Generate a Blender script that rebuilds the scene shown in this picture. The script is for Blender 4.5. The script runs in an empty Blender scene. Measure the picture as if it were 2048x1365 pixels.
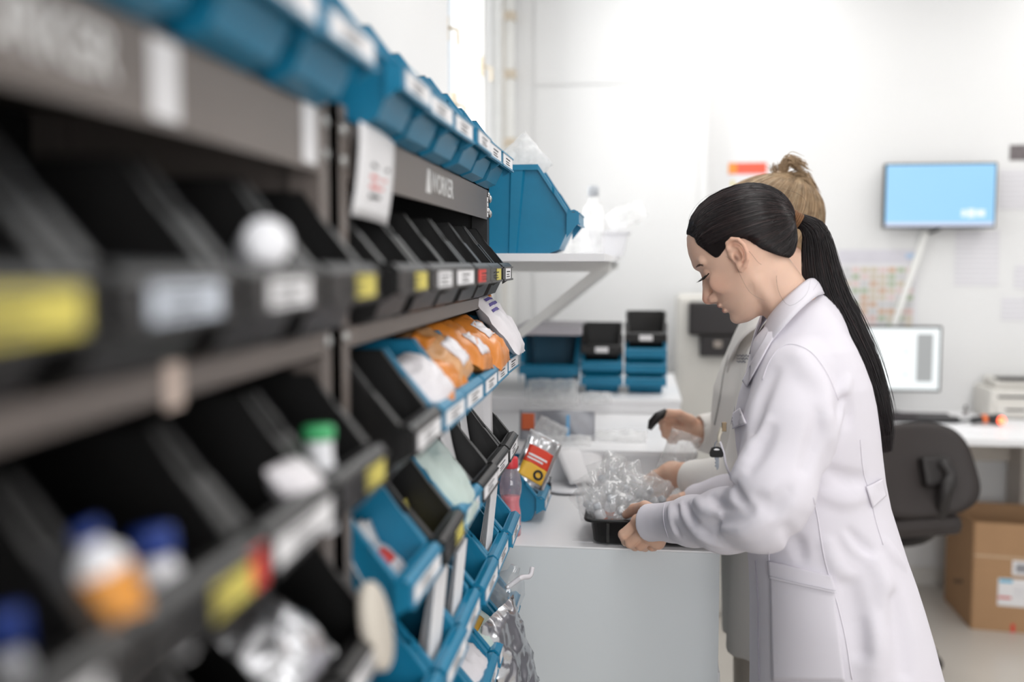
import bpy, bmesh, math, random
import numpy as np
from mathutils import Vector, Matrix, noise as mnoise
from mathutils.bvhtree import BVHTree

# ------------------------------------------------------------------ camera, world, light, exposure
SC = bpy.context.scene
COL = SC.collection
FPX, CX, CY, CAMH = 1991.1, 1024.0, 682.5, 1.5          # photograph taken as 2048 x 1365, 35 mm lens
YAW, PITCH = math.radians(7.16), math.radians(4.52)
cam_data = bpy.data.cameras.new('camera'); cam = bpy.data.objects.new('camera', cam_data); COL.objects.link(cam)
cam_data.sensor_width = 36.0; cam_data.lens = 35.0; cam_data.clip_start = 0.02
cam.location = (0, 0, CAMH); cam.rotation_euler = (math.radians(90) - PITCH, 0, YAW)
SC.camera = cam
cam_data.dof.use_dof = True; cam_data.dof.focus_distance = 1.88; cam_data.dof.aperture_fstop = 1.5
cam_data.dof.aperture_blades = 0

world = bpy.data.worlds.new('world'); SC.world = world; world.use_nodes = True
world.node_tree.nodes['Background'].inputs[0].default_value = (0.80, 0.90, 1.0, 1)
world.node_tree.nodes['Background'].inputs[1].default_value = 1.2
SC.cycles.transparent_max_bounces = 40
SC.view_settings.view_transform = 'Standard'; SC.view_settings.look = 'None'
SC.view_settings.exposure = -0.36; SC.view_settings.gamma = 1.0; SC.view_settings.use_curve_mapping = False

WALL_L, WALL_R, WALL_B, WALL_F, CEIL = -0.62, 3.2, 4.75, -2.6, 2.95
def area_light(name, loc, rot, sx, sy, power, col=(1, 1, 1)):
    d = bpy.data.lights.new(name, 'AREA'); d.shape = 'RECTANGLE'; d.size = sx; d.size_y = sy
    d.energy = power; d.color = col
    o = bpy.data.objects.new(name, d); o.location = loc; o.rotation_euler = rot; COL.objects.link(o)
    return o
LAMPS = [(0.55, 0.75), (0.22, 2.35), (0.45, 4.0), (2.1, 0.6), (2.1, 2.5), (2.1, 4.0), (0.7, -1.5)]
LAMP_POWER = 10.4
for lx, ly in LAMPS:                                     # light of each ceiling panel (the panels are built below)
    area_light('ceiling_panel_light', (lx, ly, CEIL - 0.075), (0, 0, 0), 0.56, 1.16, LAMP_POWER, (1.0, 0.985, 0.965))
# front fill added behind the camera; daylight outside the window in the left wall
area_light('front_fill_light', (1.45, WALL_F-0.5, 1.75), (math.radians(90), 0, 0), 2.5, 1.7, 105.0, (1.0, 0.99, 0.985))
area_light('window_daylight', (WALL_L - 0.75, 3.70, 2.15), (0, math.radians(-90), 0), 1.7, 1.6, 66.0, (1.0, 0.99, 0.97))

# ------------------------------------------------------------------ projection helpers
_ps, _p = YAW, PITCH
_fw = np.array([-math.sin(_ps) * math.cos(_p), math.cos(_ps) * math.cos(_p), -math.sin(_p)])
_rt = np.array([math.cos(_ps), math.sin(_ps), 0.0]); _up = np.cross(_rt, _fw)
def ray(x, y): return _fw + _rt * (x - CX) / FPX + _up * (CY - y) / FPX
def atY(x, y, Y):
    r = ray(x, y); t = Y / r[1]; return Vector((r[0] * t, Y, CAMH + r[2] * t))
def atX(x, y, X):
    r = ray(x, y); t = X / r[0]; return Vector((X, r[1] * t, CAMH + r[2] * t))
def atZ(x, y, Z):
    r = ray(x, y); t = (Z - CAMH) / r[2]; return Vector((r[0] * t, r[1] * t, Z))
def proj(q):
    v = np.array(q) - np.array([0, 0, CAMH]); z = v @ _fw
    return CX + FPX * (v @ _rt) / z, CY - FPX * (v @ _up) / z

# ------------------------------------------------------------------ materials
def lin(c):
    c = c / 255.0
    return c / 12.92 if c <= 0.04045 else ((c + 0.055) / 1.055) ** 2.4
def rgb(r, g, b): return (lin(r), lin(g), lin(b), 1.0)
MATS = {}
def mat(name, col, rough=0.5, metal=0.0, spec=0.5, vary=0.06, scale=12.0, bump=0.0, bscale=60.0, emit=None, estr=0.0, coat=0.0, vcol=False, sub=0.0, aniso=None):
    """principled material whose colour is broken up by a noise node; optional fine bump"""
    if name in MATS: return MATS[name]
    m = bpy.data.materials.new(name); m.use_nodes = True; nt = m.node_tree; N = nt.nodes; L = nt.links
    b = N['Principled BSDF']
    b.inputs['Roughness'].default_value = rough; b.inputs['Metallic'].default_value = metal
    b.inputs['Specular IOR Level'].default_value = spec
    if coat: b.inputs['Coat Weight'].default_value = coat; b.inputs['Coat Roughness'].default_value = 0.15
    tc = N.new('ShaderNodeTexCoord')
    nz = N.new('ShaderNodeTexNoise'); nz.inputs['Scale'].default_value = scale; nz.inputs['Detail'].default_value = 3
    L.new(tc.outputs['Object'], nz.inputs['Vector'])
    mx = N.new('ShaderNodeMix'); mx.data_type = 'RGBA'; mx.blend_type = 'MULTIPLY'; mx.inputs['Factor'].default_value = 1.0
    rp = N.new('ShaderNodeValToRGB'); rp.color_ramp.elements[0].position = 0.3; rp.color_ramp.elements[1].position = 0.7
    lo = 1.0 - vary
    rp.color_ramp.elements[0].color = (lo, lo, lo, 1); rp.color_ramp.elements[1].color = (1, 1, 1, 1)
    L.new(nz.outputs['Fac'], rp.inputs['Fac'])
    if vcol:
        at = N.new('ShaderNodeVertexColor'); at.layer_name = 'Col'; L.new(at.outputs['Color'], mx.inputs['A'])
    else:
        mx.inputs['A'].default_value = col
    L.new(rp.outputs['Color'], mx.inputs['B']); L.new(mx.outputs['Result'], b.inputs['Base Color'])
    if sub:
        b.inputs['Subsurface Weight'].default_value = sub; b.inputs['Subsurface Radius'].default_value = (0.010, 0.004, 0.002); b.inputs['Subsurface Scale'].default_value = 0.5
    if bump:
        n2 = N.new('ShaderNodeTexNoise'); n2.inputs['Scale'].default_value = bscale; n2.inputs['Detail'].default_value = 4
        L.new(tc.outputs['Object'], n2.inputs['Vector'])
        bp = N.new('ShaderNodeBump'); bp.inputs['Strength'].default_value = bump; bp.inputs['Distance'].default_value = 0.002
        L.new(n2.outputs['Fac'], bp.inputs['Height']); L.new(bp.outputs['Normal'], b.inputs['Normal'])
    if emit:
        b.inputs['Emission Color'].default_value = emit; b.inputs['Emission Strength'].default_value = estr
    MATS[name] = m; return m

def film(name, tint=(1, 1, 1, 1), white=0.12, gloss=0.10, rough=0.08):
    """thin clear plastic film: mostly see-through, a little milky, glossy"""
    if name in MATS: return MATS[name]
    m = bpy.data.materials.new(name); m.use_nodes = True; nt = m.node_tree; N = nt.nodes; L = nt.links
    N.remove(N['Principled BSDF']); out = N['Material Output']
    tr = N.new('ShaderNodeBsdfTransparent'); tr.inputs[0].default_value = tint
    df = N.new('ShaderNodeBsdfDiffuse'); df.inputs[0].default_value = (0.9, 0.9, 0.9, 1)
    gl = N.new('ShaderNodeBsdfGlossy'); gl.inputs['Roughness'].default_value = rough; gl.inputs[0].default_value = (1, 1, 1, 1)
    nz = N.new('ShaderNodeTexNoise'); nz.inputs['Scale'].default_value = 25.0
    tc = N.new('ShaderNodeTexCoord'); L.new(tc.outputs['Object'], nz.inputs['Vector'])
    mr = N.new('ShaderNodeMapRange'); mr.inputs['From Min'].default_value = 0.3; mr.inputs['From Max'].default_value = 0.7
    mr.inputs['To Min'].default_value = white * 0.6; mr.inputs['To Max'].default_value = white * 1.4; L.new(nz.outputs['Fac'], mr.inputs['Value'])
    tl = N.new('ShaderNodeBsdfTranslucent'); tl.inputs[0].default_value = (0.95, 0.95, 0.95, 1); md = N.new('ShaderNodeMixShader'); md.inputs[0].default_value = 0.5; L.new(df.outputs[0], md.inputs[1]); L.new(tl.outputs[0], md.inputs[2])
    m1 = N.new('ShaderNodeMixShader'); L.new(mr.outputs['Result'], m1.inputs[0]); L.new(tr.outputs[0], m1.inputs[1]); L.new(md.outputs[0], m1.inputs[2])
    lw0 = N.new('ShaderNodeLayerWeight'); lw0.inputs[0].default_value = 0.5
    lw1 = N.new('ShaderNodeMath'); lw1.operation = 'POWER'; lw1.inputs[1].default_value = 4.0; L.new(lw0.outputs['Facing'], lw1.inputs[0])
    lw = N.new('ShaderNodeMath'); lw.operation = 'MULTIPLY'; lw.inputs[1].default_value = 0.45; L.new(lw1.outputs[0], lw.inputs[0])
    mt = N.new('ShaderNodeMath'); mt.operation = 'ADD'; mt.inputs[1].default_value = gloss; mt.use_clamp = True; L.new(lw.outputs[0], mt.inputs[0])
    m2 = N.new('ShaderNodeMixShader'); L.new(mt.outputs[0], m2.inputs[0]); L.new(m1.outputs[0], m2.inputs[1]); L.new(gl.outputs[0], m2.inputs[2])
    L.new(m2.outputs[0], out.inputs[0]); MATS[name] = m; return m

# ------------------------------------------------------------------ objects
def link(name, me, m=None, parent=None, loc=None, rot=None):
    o = bpy.data.objects.new(name, me); COL.objects.link(o)
    if m is not None and me is not None and len(me.materials) == 0: me.materials.append(m)
    if parent is not None: o.parent = parent
    if loc is not None: o.location = loc
    if rot is not None: o.rotation_euler = rot
    return o
def tag(o, label, cat, group=None):
    o['label'] = label; o['category'] = cat
    if group: o['group'] = group
    return o
def thing(name, label, cat, loc=(0, 0, 0), rotz=0.0, group=None):
    o = bpy.data.objects.new(name, None); COL.objects.link(o); o.location = loc; o.rotation_euler = (0, 0, rotz)
    o.empty_display_size = 0.05
    return tag(o, label, cat, group)
def struct(o):
    o['kind'] = 'structure'; return o

class MB:
    """collects boxes, prisms, lathes, tubes and lofts into one mesh"""
    def __init__(s): s.v = []; s.f = []; s.sm = []
    def add(s, vs, fs, smooth=False):
        n = len(s.v); s.v += [tuple(v) for v in vs]; s.f += [tuple(i + n for i in f) for f in fs]; s.sm += [smooth] * len(fs); return s
    def box(s, a, b, M=None, bev=0.0):
        x0, x1 = sorted((a[0], b[0])); y0, y1 = sorted((a[1], b[1])); z0, z1 = sorted((a[2], b[2]))
        if bev <= 0:
            vs = [(x0,y0,z0),(x1,y0,z0),(x1,y1,z0),(x0,y1,z0),(x0,y0,z1),(x1,y0,z1),(x1,y1,z1),(x0,y1,z1)]
            fs = [(0,3,2,1),(4,5,6,7),(0,1,5,4),(1,2,6,5),(2,3,7,6),(3,0,4,7)]
        else:
            e = min(bev, (x1-x0)*.49, (y1-y0)*.49, (z1-z0)*.49)
            bm = bmesh.new(); bmesh.ops.create_cube(bm, size=1.0)
            for v in bm.verts: v.co = Vector(((x0+x1)/2+v.co.x*(x1-x0),(y0+y1)/2+v.co.y*(y1-y0),(z0+z1)/2+v.co.z*(z1-z0)))
            bmesh.ops.bevel(bm, geom=list(bm.edges), offset=e, segments=2, affect='EDGES', profile=0.6)
            bm.verts.index_update(); vs = [tuple(v.co) for v in bm.verts]; fs = [tuple(v.index for v in f.verts) for f in bm.faces]; bm.free()
        if M is not None: vs = [M @ Vector(v) for v in vs]
        return s.add(vs, fs)
    def prism(s, poly, ax, a, b, M=None):
        """extrude a 2-D polygon along axis ax (0,1,2) from a to b"""
        def put(u, v, t):
            return ((t, u, v), (u, t, v), (u, v, t))[ax]
        n = len(poly); vs = [put(u, v, a) for u, v in poly] + [put(u, v, b) for u, v in poly]
        fs = [tuple(range(n))[::-1], tuple(range(n, 2*n))] + [(i, (i+1) % n, n+(i+1) % n, n+i) for i in range(n)]
        if M is not None: vs = [M @ Vector(v) for v in vs]
        return s.add(vs, fs)
    def lathe(s, prof, seg=20, M=None, cap=True):
        vs = []; fs = []
        for r, z in prof:
            for k in range(seg):
                a = 2*math.pi*k/seg; vs.append((r*math.cos(a), r*math.sin(a), z))
        for i in range(len(prof)-1):
            for k in range(seg):
                fs.append((i*seg+k, i*seg+(k+1) % seg, (i+1)*seg+(k+1) % seg, (i+1)*seg+k))
        if cap:
            fs.append(tuple(range(seg))[::-1]); n = (len(prof)-1)*seg; fs.append(tuple(range(n, n+seg)))
        if M is not None: vs = [M @ Vector(v) for v in vs]
        return s.add(vs, fs, True)
    def tube(s, pts, rad, seg=8, cap=True, flat=None):
        """tube along points; rad number or list; flat = (dir, factor) squashes along dir"""
        P = [Vector(p) for p in pts]; n = len(P); R = rad if isinstance(rad, (list, tuple)) else [rad]*n
        T = [(P[min(i+1, n-1)]-P[max(i-1, 0)]).normalized() for i in range(n)]
        ref = Vector((0, 0, 1)) if abs(T[0].z) < 0.9 else Vector((1, 0, 0))
        u = T[0].cross(ref).normalized(); vs = []; fs = []
        for i in range(n):
            u = (u - T[i]*u.dot(T[i])); u = u.normalized() if u.length > 1e-6 else T[i].orthogonal().normalized(); w = T[i].cross(u)
            for k in range(seg):
                a = 2*math.pi*k/seg; o = (u*math.cos(a)+w*math.sin(a))*R[i]
                if flat: fd = Vector(flat[0]); o = o - fd*o.dot(fd)*(1-flat[1])
                vs.append(P[i]+o)
        for i in range(n-1):
            for k in range(seg):
                fs.append((i*seg+k, i*seg+(k+1) % seg, (i+1)*seg+(k+1) % seg, (i+1)*seg+k))
        if cap: fs.append(tuple(range(seg))[::-1]); fs.append(tuple(range((n-1)*seg, n*seg)))
        return s.add(vs, fs, True)
    def quadgrid(s, G, smooth=True):
        """G: rows x cols of points"""
        r, c = len(G), len(G[0]); vs = [p for row in G for p in row]
        fs = [(i*c+j, i*c+j+1, (i+1)*c+j+1, (i+1)*c+j) for i in range(r-1) for j in range(c-1)]
        return s.add(vs, fs, smooth)
    def mesh(s, name='m'):
        me = bpy.data.meshes.new(name); me.from_pydata([tuple(v) for v in s.v], [], s.f); me.update()
        me.polygons.foreach_set('use_smooth', s.sm); return me
    def build(s, name, m, parent=None, loc=None, rot=None):
        return link(name, s.mesh(name), m, parent, loc, rot)

def solidify(me, t, offset=0.0):
    """bake an even shell of thickness t"""
    o = bpy.data.objects.new('tmp', me); COL.objects.link(o)
    md = o.modifiers.new('s', 'SOLIDIFY'); md.thickness = t; md.offset = offset; md.use_even_offset = True
    dg = bpy.context.evaluated_depsgraph_get(); r = bpy.data.meshes.new_from_object(o.evaluated_get(dg))
    bpy.data.objects.remove(o); return r
def frame(origin, xa, za):
    """matrix with local x along xa and local z near za"""
    x = Vector(xa).normalized(); z = Vector(za); z = (z - x*z.dot(x)).normalized(); y = z.cross(x)
    M = Matrix((x, y, z)).transposed().to_4x4(); M.translation = Vector(origin); return M
def cat_spline(pts, n):
    P = [np.array(p, float) for p in pts]; P = [2*P[0]-P[1]] + P + [2*P[-1]-P[-2]]; out = []
    m = len(P)-3
    for k in range(n):
        t = k/(n-1)*m; i = min(int(t), m-1); t -= i; a, b, c, d = P[i:i+4]
        out.append(0.5*((2*b)+(-a+c)*t+(2*a-5*b+4*c-d)*t*t+(-a+3*b-3*c+d)*t**3))
    return out
def pillow(M, w, h, t, seed=0, crumple=0.12, nu=14, nv=14, edge=0.0, freq=9.0):
    """sealed flat bag, w x h, bulging t on each side; local x width, y height, z thickness"""
    vs = []; fs = []; r = Vector((seed*3.1, seed*1.7, seed*0.9))
    for side in (1, -1):
        for i in range(nu+1):
            for j in range(nv+1):
                u = -1+2*i/nu; v = -1+2*j/nv
                b = max(0.0, (1-abs(u)**2.6)*(1-abs(v)**2.6))**0.6
                p = Vector((u*w/2, v*h/2, 0))
                q = mnoise.noise_vector(p*freq/max(w, h)+r)
                q2 = mnoise.noise_vector(p*freq*2.7/max(w, h)+r*2)
                z = side*t*b*(1+crumple*3*q.z)+crumple*max(w, h)*0.35*(q.y+0.5*q2.y)
                p += Vector((q.x*crumple*w*0.25, q.y*crumple*h*0.25, 0))
                vs.append(M @ Vector((p.x, p.y, z+(edge*side if b == 0 else 0))))
    c = nv+1; o = (nu+1)*c
    for i in range(nu):
        for j in range(nv):
            fs.append((i*c+j, (i+1)*c+j, (i+1)*c+j+1, i*c+j+1)); fs.append((o+i*c+j, o+i*c+j+1, o+(i+1)*c+j+1, o+(i+1)*c+j))
    return MB().add(vs, fs, True)

def text_mesh(body, size, depth=0.0004):
    cu = bpy.data.curves.new('t', 'FONT'); cu.body = body; cu.size = size; cu.extrude = depth; cu.align_x = 'CENTER'; cu.align_y = 'CENTER'
    cu.resolution_u = 3; cu.offset = size*0.012
    o = bpy.data.objects.new('t', cu); COL.objects.link(o)
    dg = bpy.context.evaluated_depsgraph_get(); me = bpy.data.meshes.new_from_object(o.evaluated_get(dg)); bpy.data.objects.remove(o)
    me.materials.clear(); return me

# ------------------------------------------------------------------ implicit surfaces -> mesh (for bodies and cloth)
def s_min(a, b, k):
    h = np.clip(0.5+0.5*(b-a)/k, 0, 1); return b*(1-h)+a*h-k*h*(1-h)
def s_max(a, b, k): return -s_min(-a, -b, k)
def sd_cone(P, a, b, ra, rb):
    a = np.asarray(a, np.float32); b = np.asarray(b, np.float32); ba = b-a
    t = np.clip((P-a) @ ba/float(ba @ ba), 0, 1); q = P-a-t[:, None]*ba
    return np.sqrt(np.einsum('ij,ij->i', q, q))-(ra+(rb-ra)*t)
def sd_chain(P, pts, rad, k=0.0):
    d = None
    for i in range(len(pts)-1):
        e = sd_cone(P, pts[i], pts[i+1], rad[i], rad[i+1]); d = e if d is None else (np.minimum(d, e) if k <= 0 else s_min(d, e, k))
    return d
def sd_ell(P, c, r, R=None):
    q = P-np.asarray(c, np.float32)
    if R is not None: q = q @ np.asarray(R, np.float32)
    r = np.asarray(r, np.float32); k0 = np.sqrt(((q/r)**2).sum(1)); k1 = np.sqrt(((q/(r*r))**2).sum(1))
    return np.where(k1 > 1e-9, k0*(k0-1)/np.maximum(k1, 1e-9), -r.min())
def sd_sphere(P, c, r): 
    q = P-np.asarray(c, np.float32); return np.sqrt(np.einsum('ij,ij->i', q, q))-r
def mesh_sdf(fn, lo, hi, h, band=5.0):
    """surface nets of fn<0 inside the box lo..hi at cell size h; fine samples only near the surface"""
    lo = np.array(lo, float); hi = np.array(hi, float); K = 4
    nb = np.ceil((hi-lo)/(h*K)).astype(int)+1; n = nb*K+1
    g = [lo[i]+np.arange(nb[i]+1)*h*K for i in range(3)]
    G = np.stack(np.meshgrid(*g, indexing='ij'), -1).reshape(-1, 3).astype(np.float32)
    Dc = fn(G).reshape(nb+1)
    near = np.abs(Dc) < h*K*band*0.5
    act = np.zeros(nb, bool)
    for i in (0, 1):
        for j in (0, 1):
            for k in (0, 1): act |= near[i:nb[0]+i, j:nb[1]+j, k:nb[2]+k]
    D = np.repeat(np.repeat(np.repeat(Dc, K, 0), K, 1), K, 2)[:n[0], :n[1], :n[2]].astype(np.float32)
    m = np.zeros(n, bool); A = np.repeat(np.repeat(np.repeat(act, K, 0), K, 1), K, 2)
    for i in (0, 1):
        for j in (0, 1):
            for k in (0, 1): m[i:i+A.shape[0], j:j+A.shape[1], k:k+A.shape[2]] |= A
    idx = np.argwhere(m)
    for s in range(0, len(idx), 400000):
        ii = idx[s:s+400000]; D[ii[:, 0], ii[:, 1], ii[:, 2]] = fn((lo+ii*h).astype(np.float32))
    S = D < 0; c = np.zeros(np.array(S.shape)-1, np.int8)
    for i in (0, 1):
        for j in (0, 1):
            for k in (0, 1): c += S[i:S.shape[0]-1+i, j:S.shape[1]-1+j, k:S.shape[2]-1+k]
    cell = np.argwhere((c > 0) & (c < 8)); vid = -np.ones(c.shape, np.int32); vid[cell[:, 0], cell[:, 1], cell[:, 2]] = np.arange(len(cell))
    acc = np.zeros((len(cell), 3)); cnt = np.zeros(len(cell)); cor = [(i, j, k) for i in (0, 1) for j in (0, 1) for k in (0, 1)]
    val = {q: D[cell[:, 0]+q[0], cell[:, 1]+q[1], cell[:, 2]+q[2]] for q in cor}
    for a in cor:
        for ax in range(3):
            if a[ax] == 0:
                b = list(a); b[ax] = 1; b = tuple(b); va, vb = val[a], val[b]; x = (va < 0) != (vb < 0)
                t = np.where(x, va/np.where(x, va-vb, 1), 0); p = np.tile(np.array(a, float), (len(cell), 1)); p[:, ax] = t
                acc += p*x[:, None]; cnt += x
    V = lo+(cell+acc/cnt[:, None])*h; F = []
    for ax in range(3):
        o1, o2 = [(1, 2), (2, 0), (0, 1)][ax]
        sl0 = [slice(1, -1)]*3; sl1 = [slice(1, -1)]*3; sl0[ax] = slice(0, -1); sl1[ax] = slice(1, None)
        s0 = S[tuple(sl0)]; s1 = S[tuple(sl1)]; e = np.argwhere(s0 != s1); off = np.ones(3, int); off[ax] = 0; e = e+off
        fl = S[e[:, 0], e[:, 1], e[:, 2]]
        def at(d1, d2):
            q = e.copy(); q[:, o1] -= d1; q[:, o2] -= d2; return vid[q[:, 0], q[:, 1], q[:, 2]]
        a, b, c2, d = at(1, 1), at(0, 1), at(0, 0), at(1, 0)
        q = np.stack([a, b, c2, d], 1); q[~fl] = q[~fl][:, ::-1]; F.append(q)
    F = np.concatenate(F); F = F[(F >= 0).all(1)]
    return V, F
def relax(V, F, it=2, lam=0.5):
    n = len(V); E = np.concatenate([F[:, [0, 1]], F[:, [1, 2]], F[:, [2, 3]], F[:, [3, 0]]])
    for _ in range(it):
        A = np.zeros((n, 3)); c = np.zeros(n)
        for k in range(3):
            A[:, k] = np.bincount(E[:, 0], V[E[:, 1], k], n)+np.bincount(E[:, 1], V[E[:, 0], k], n)
        c = np.bincount(E[:, 0], minlength=n)+np.bincount(E[:, 1], minlength=n)
        V = V+lam*(A/np.maximum(c, 1)[:, None]-V)
    return V
def np_mesh(name, V, F, cols=None):
    me = bpy.data.meshes.new(name)
    me.vertices.add(len(V)); me.vertices.foreach_set('co', np.asarray(V, np.float32).ravel())
    nf, k = F.shape; me.loops.add(nf*k); me.polygons.add(nf)
    me.loops.foreach_set('vertex_index', F.astype(np.int32).ravel()); me.polygons.foreach_set('loop_start', np.arange(0, nf*k, k, dtype=np.int32))
    me.polygons.foreach_set('use_smooth', np.ones(nf, bool)); me.update(calc_edges=True); me.validate()
    if cols is not None:
        ca = me.color_attributes.new('Col', 'FLOAT_COLOR', 'POINT'); ca.data.foreach_set('color', np.asarray(cols, np.float32).ravel())
    return me
def poly_sd(Q, poly):
    """signed distance of 2-D points to a closed polygon (negative inside)"""
    P = np.asarray(poly, np.float32); n = len(P); d = np.full(len(Q), 1e9, np.float32); ins = np.zeros(len(Q), bool)
    for i in range(n):
        a = P[i]; b = P[(i+1) % n]; e = b-a; w = Q-a
        t = np.clip(w @ e/max(float(e @ e), 1e-9), 0, 1); r = w-t[:, None]*e; d = np.minimum(d, (r**2).sum(1))
        c = (a[1] > Q[:, 1]) != (b[1] > Q[:, 1])
        with np.errstate(divide='ignore', invalid='ignore'):
            xi = a[0]+(Q[:, 1]-a[1])*(b[0]-a[0])/(b[1]-a[1] if b[1] != a[1] else 1e-9)
        ins ^= c & (Q[:, 0] < xi)
    return np.where(ins, -1, 1)*np.sqrt(d)
# ------------------------------------------------------------------ the room
WALLM = mat('white_wall_paint', rgb(226, 226, 226), 0.85, spec=0.2, vary=0.02, scale=2, bump=0.05, bscale=300)
FLOORM = mat('pale_floor_coating', rgb(204, 198, 190), 0.28, spec=0.5, vary=0.05, scale=3)
CEILM = mat('white_ceiling', rgb(240, 240, 240), 0.9, spec=0.1, vary=0.02)
PANELM = mat('white_laminate', rgb(238, 238, 240), 0.35, spec=0.4, vary=0.015, scale=5)
SKIRTM = mat('pale_skirting', rgb(214, 211, 206), 0.5, vary=0.03)
WHITE_MET = mat('white_painted_steel', rgb(235, 235, 232), 0.4, vary=0.03)
T = 0.12
struct(MB().box((WALL_L-T, WALL_F-T, -0.10), (WALL_R+T, WALL_B+T, 0.0)).build('floor', FLOORM))
struct(MB().box((WALL_L-T, WALL_F-T, CEIL), (WALL_R+T, WALL_B+T, CEIL+0.1)).build('ceiling', CEILM))
WY0, WY1, WZ0, WZ1 = 3.26, 4.24, 1.56, 2.80              # window opening in the left wall
mb = MB(); mb.box((WALL_L-T, WALL_F-T, 0), (WALL_L, WY0, CEIL)); mb.box((WALL_L-T, WY1, 0), (WALL_L, WALL_B, CEIL))
mb.box((WALL_L-T, WY0, 0), (WALL_L, WY1, WZ0)); mb.box((WALL_L-T, WY0, WZ1), (WALL_L, WY1, CEIL))
struct(mb.build('wall_left', WALLM))
struct(MB().box((WALL_L-T, WALL_B, 0), (WALL_R+T, WALL_B+T, CEIL)).build('wall_back', WALLM))
struct(MB().box((WALL_R, WALL_F, 0), (WALL_R+T, WALL_B, CEIL)).build('wall_right', WALLM))
mb = MB(); FX0, FX1, FZ0, FZ1 = 0.25, 2.65, 0.95, 2.55
mb.box((WALL_L-T, WALL_F-T, 0), (FX0, WALL_F, CEIL)); mb.box((FX1, WALL_F-T, 0), (WALL_R+T, WALL_F, CEIL)); mb.box((FX0, WALL_F-T, 0), (FX1, WALL_F, FZ0)); mb.box((FX0, WALL_F-T, FZ1), (FX1, WALL_F, CEIL))
struct(mb.build('wall_front', WALLM))
fill_win = struct(thing('fill_window', 'added wide window behind the camera for front fill', 'window')); del fill_win['category']  # unseen opening and frame, added to let in the front fill light
mb = MB(); mb.box((FX0, WALL_F-0.08, FZ0), (FX0+0.05, WALL_F-0.03, FZ1)); mb.box((FX1-0.05, WALL_F-0.08, FZ0), (FX1, WALL_F-0.03, FZ1)); mb.box((FX0, WALL_F-0.08, FZ0), (FX1, WALL_F-0.03, FZ0+0.05)); mb.box((FX0, WALL_F-0.08, FZ1-0.05), (FX1, WALL_F-0.03, FZ1)); mb.box((1.43, WALL_F-0.08, FZ0), (1.47, WALL_F-0.03, FZ1)); mb.build('window_frame', WHITE_MET, fill_win)
# the shallow projection of the back wall, faced with large boards (fine joints between them)
PJX = atY(1413, 400, 4.66)[0]
pj_ = struct(MB().box((WALL_L, 4.66, 0), (PJX, WALL_B, CEIL)).build('trim_1', WALLM)); pj_['label'] = 'projecting section of the back wall faced with white boards'
jz = atY(1240, 168, 4.65)[2]; xs = [WALL_L+0.14, atY(1398, 168, 4.65)[0]]
for i, (a, b) in enumerate([((xs[0], jz+0.003), (xs[1], CEIL-0.05)), ((xs[0], 0.12), (xs[1], jz-0.003))]):
    MB().box((a[0], 4.652, a[1]), (b[0], 4.66, b[1]), bev=0.002).build('wall_board', WALLM, pj_)
bb = struct(MB().prism([(WALL_B, 0), (WALL_B-0.015, 0), (WALL_B-0.015, 0.075), (WALL_B-0.006, 0.085), (WALL_B, 0.085)], 0, PJX, WALL_R).build('baseboard_back', SKIRTM))
# window
win = struct(thing('window_1', 'tall bright window in the left wall behind the rack', 'window')); del win['category']
GL = film('window_glass', white=0.02, gloss=0.03, rough=0.02)
mb = MB(); fr_ = 0.045
mb.box((WALL_L-0.08, WY0, WZ0), (WALL_L-0.03, WY0+fr_, WZ1)); mb.box((WALL_L-0.08, WY1-fr_, WZ0), (WALL_L-0.03, WY1, WZ1))
mb.box((WALL_L-0.08, WY0, WZ0), (WALL_L-0.03, WY1, WZ0+fr_)); mb.box((WALL_L-0.08, WY0, WZ1-fr_), (WALL_L-0.03, WY1, WZ1))
mb.build('window_frame', WHITE_MET, win)
MB().box((WALL_L-0.075, 3.735, WZ0+fr_), (WALL_L-0.035, 3.765, WZ1-fr_)).build('mullion', WHITE_MET, win)
for a, b in ((WY0+fr_, 3.735), (3.765, WY1-fr_)):
    MB().box((WALL_L-0.058, a, WZ0+fr_), (WALL_L-0.054, b, WZ1-fr_)).build('window_pane', GL, win)
MB().box((WALL_L-0.03, WY0-0.02, WZ0-0.03), (WALL_L+0.05, WY1+0.02, WZ0)).build('window_sill', PANELM, win)
# window catches and cables that run up beside the window and in the corner
BRASS = mat('cream_catch', rgb(214, 200, 176), 0.5)
for y, z in ((3.33, 2.28), (3.47, 2.05), (4.10, 2.3)):
    mb = MB(); mb.box((WALL_L-0.03, y-0.02, z-0.04), (WALL_L-0.012, y+0.02, z+0.04), bev=0.004); mb.tube([(WALL_L-0.012, y, z), (WALL_L+0.02, y, z-0.01), (WALL_L+0.02, y, z-0.06)], 0.006)
    mb.build('window_catch', BRASS, win)
CABM = mat('cream_cable', rgb(212, 200, 182), 0.6)
def cable(pts, r, label, name='wall_cable', m=None):
    o = MB().tube([Vector(tuple(p)) for p in cat_spline(pts, 40)], r, 8).build(name, m or CABM); return tag(o, label, 'cable')
cable([(WALL_L+0.012, 4.46, 2.94), (WALL_L+0.016, 4.45, 2.4), (WALL_L+0.012, 4.47, 2.0), (WALL_L+0.016, 4.46, 1.5), (WALL_L+0.012, 4.46, 1.1)], 0.011, 'cream cable running down the wall corner behind the top bins')
cd = thing('cable_conduit', 'pale vertical conduit with clips in the corner past the window', 'conduit', (WALL_L+0.03, 4.615, 0))
MB().box((-0.02, -0.02, 0.9), (0.02, 0.02, CEIL-0.01), bev=0.004).build('duct', WHITE_MET, cd)
for z in (1.75, 2.05, 2.36, 2.62): MB().box((-0.028, -0.028, z-0.02), (0.028, 0.028, z+0.02), bev=0.004).build('clip', CABM, cd)
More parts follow.
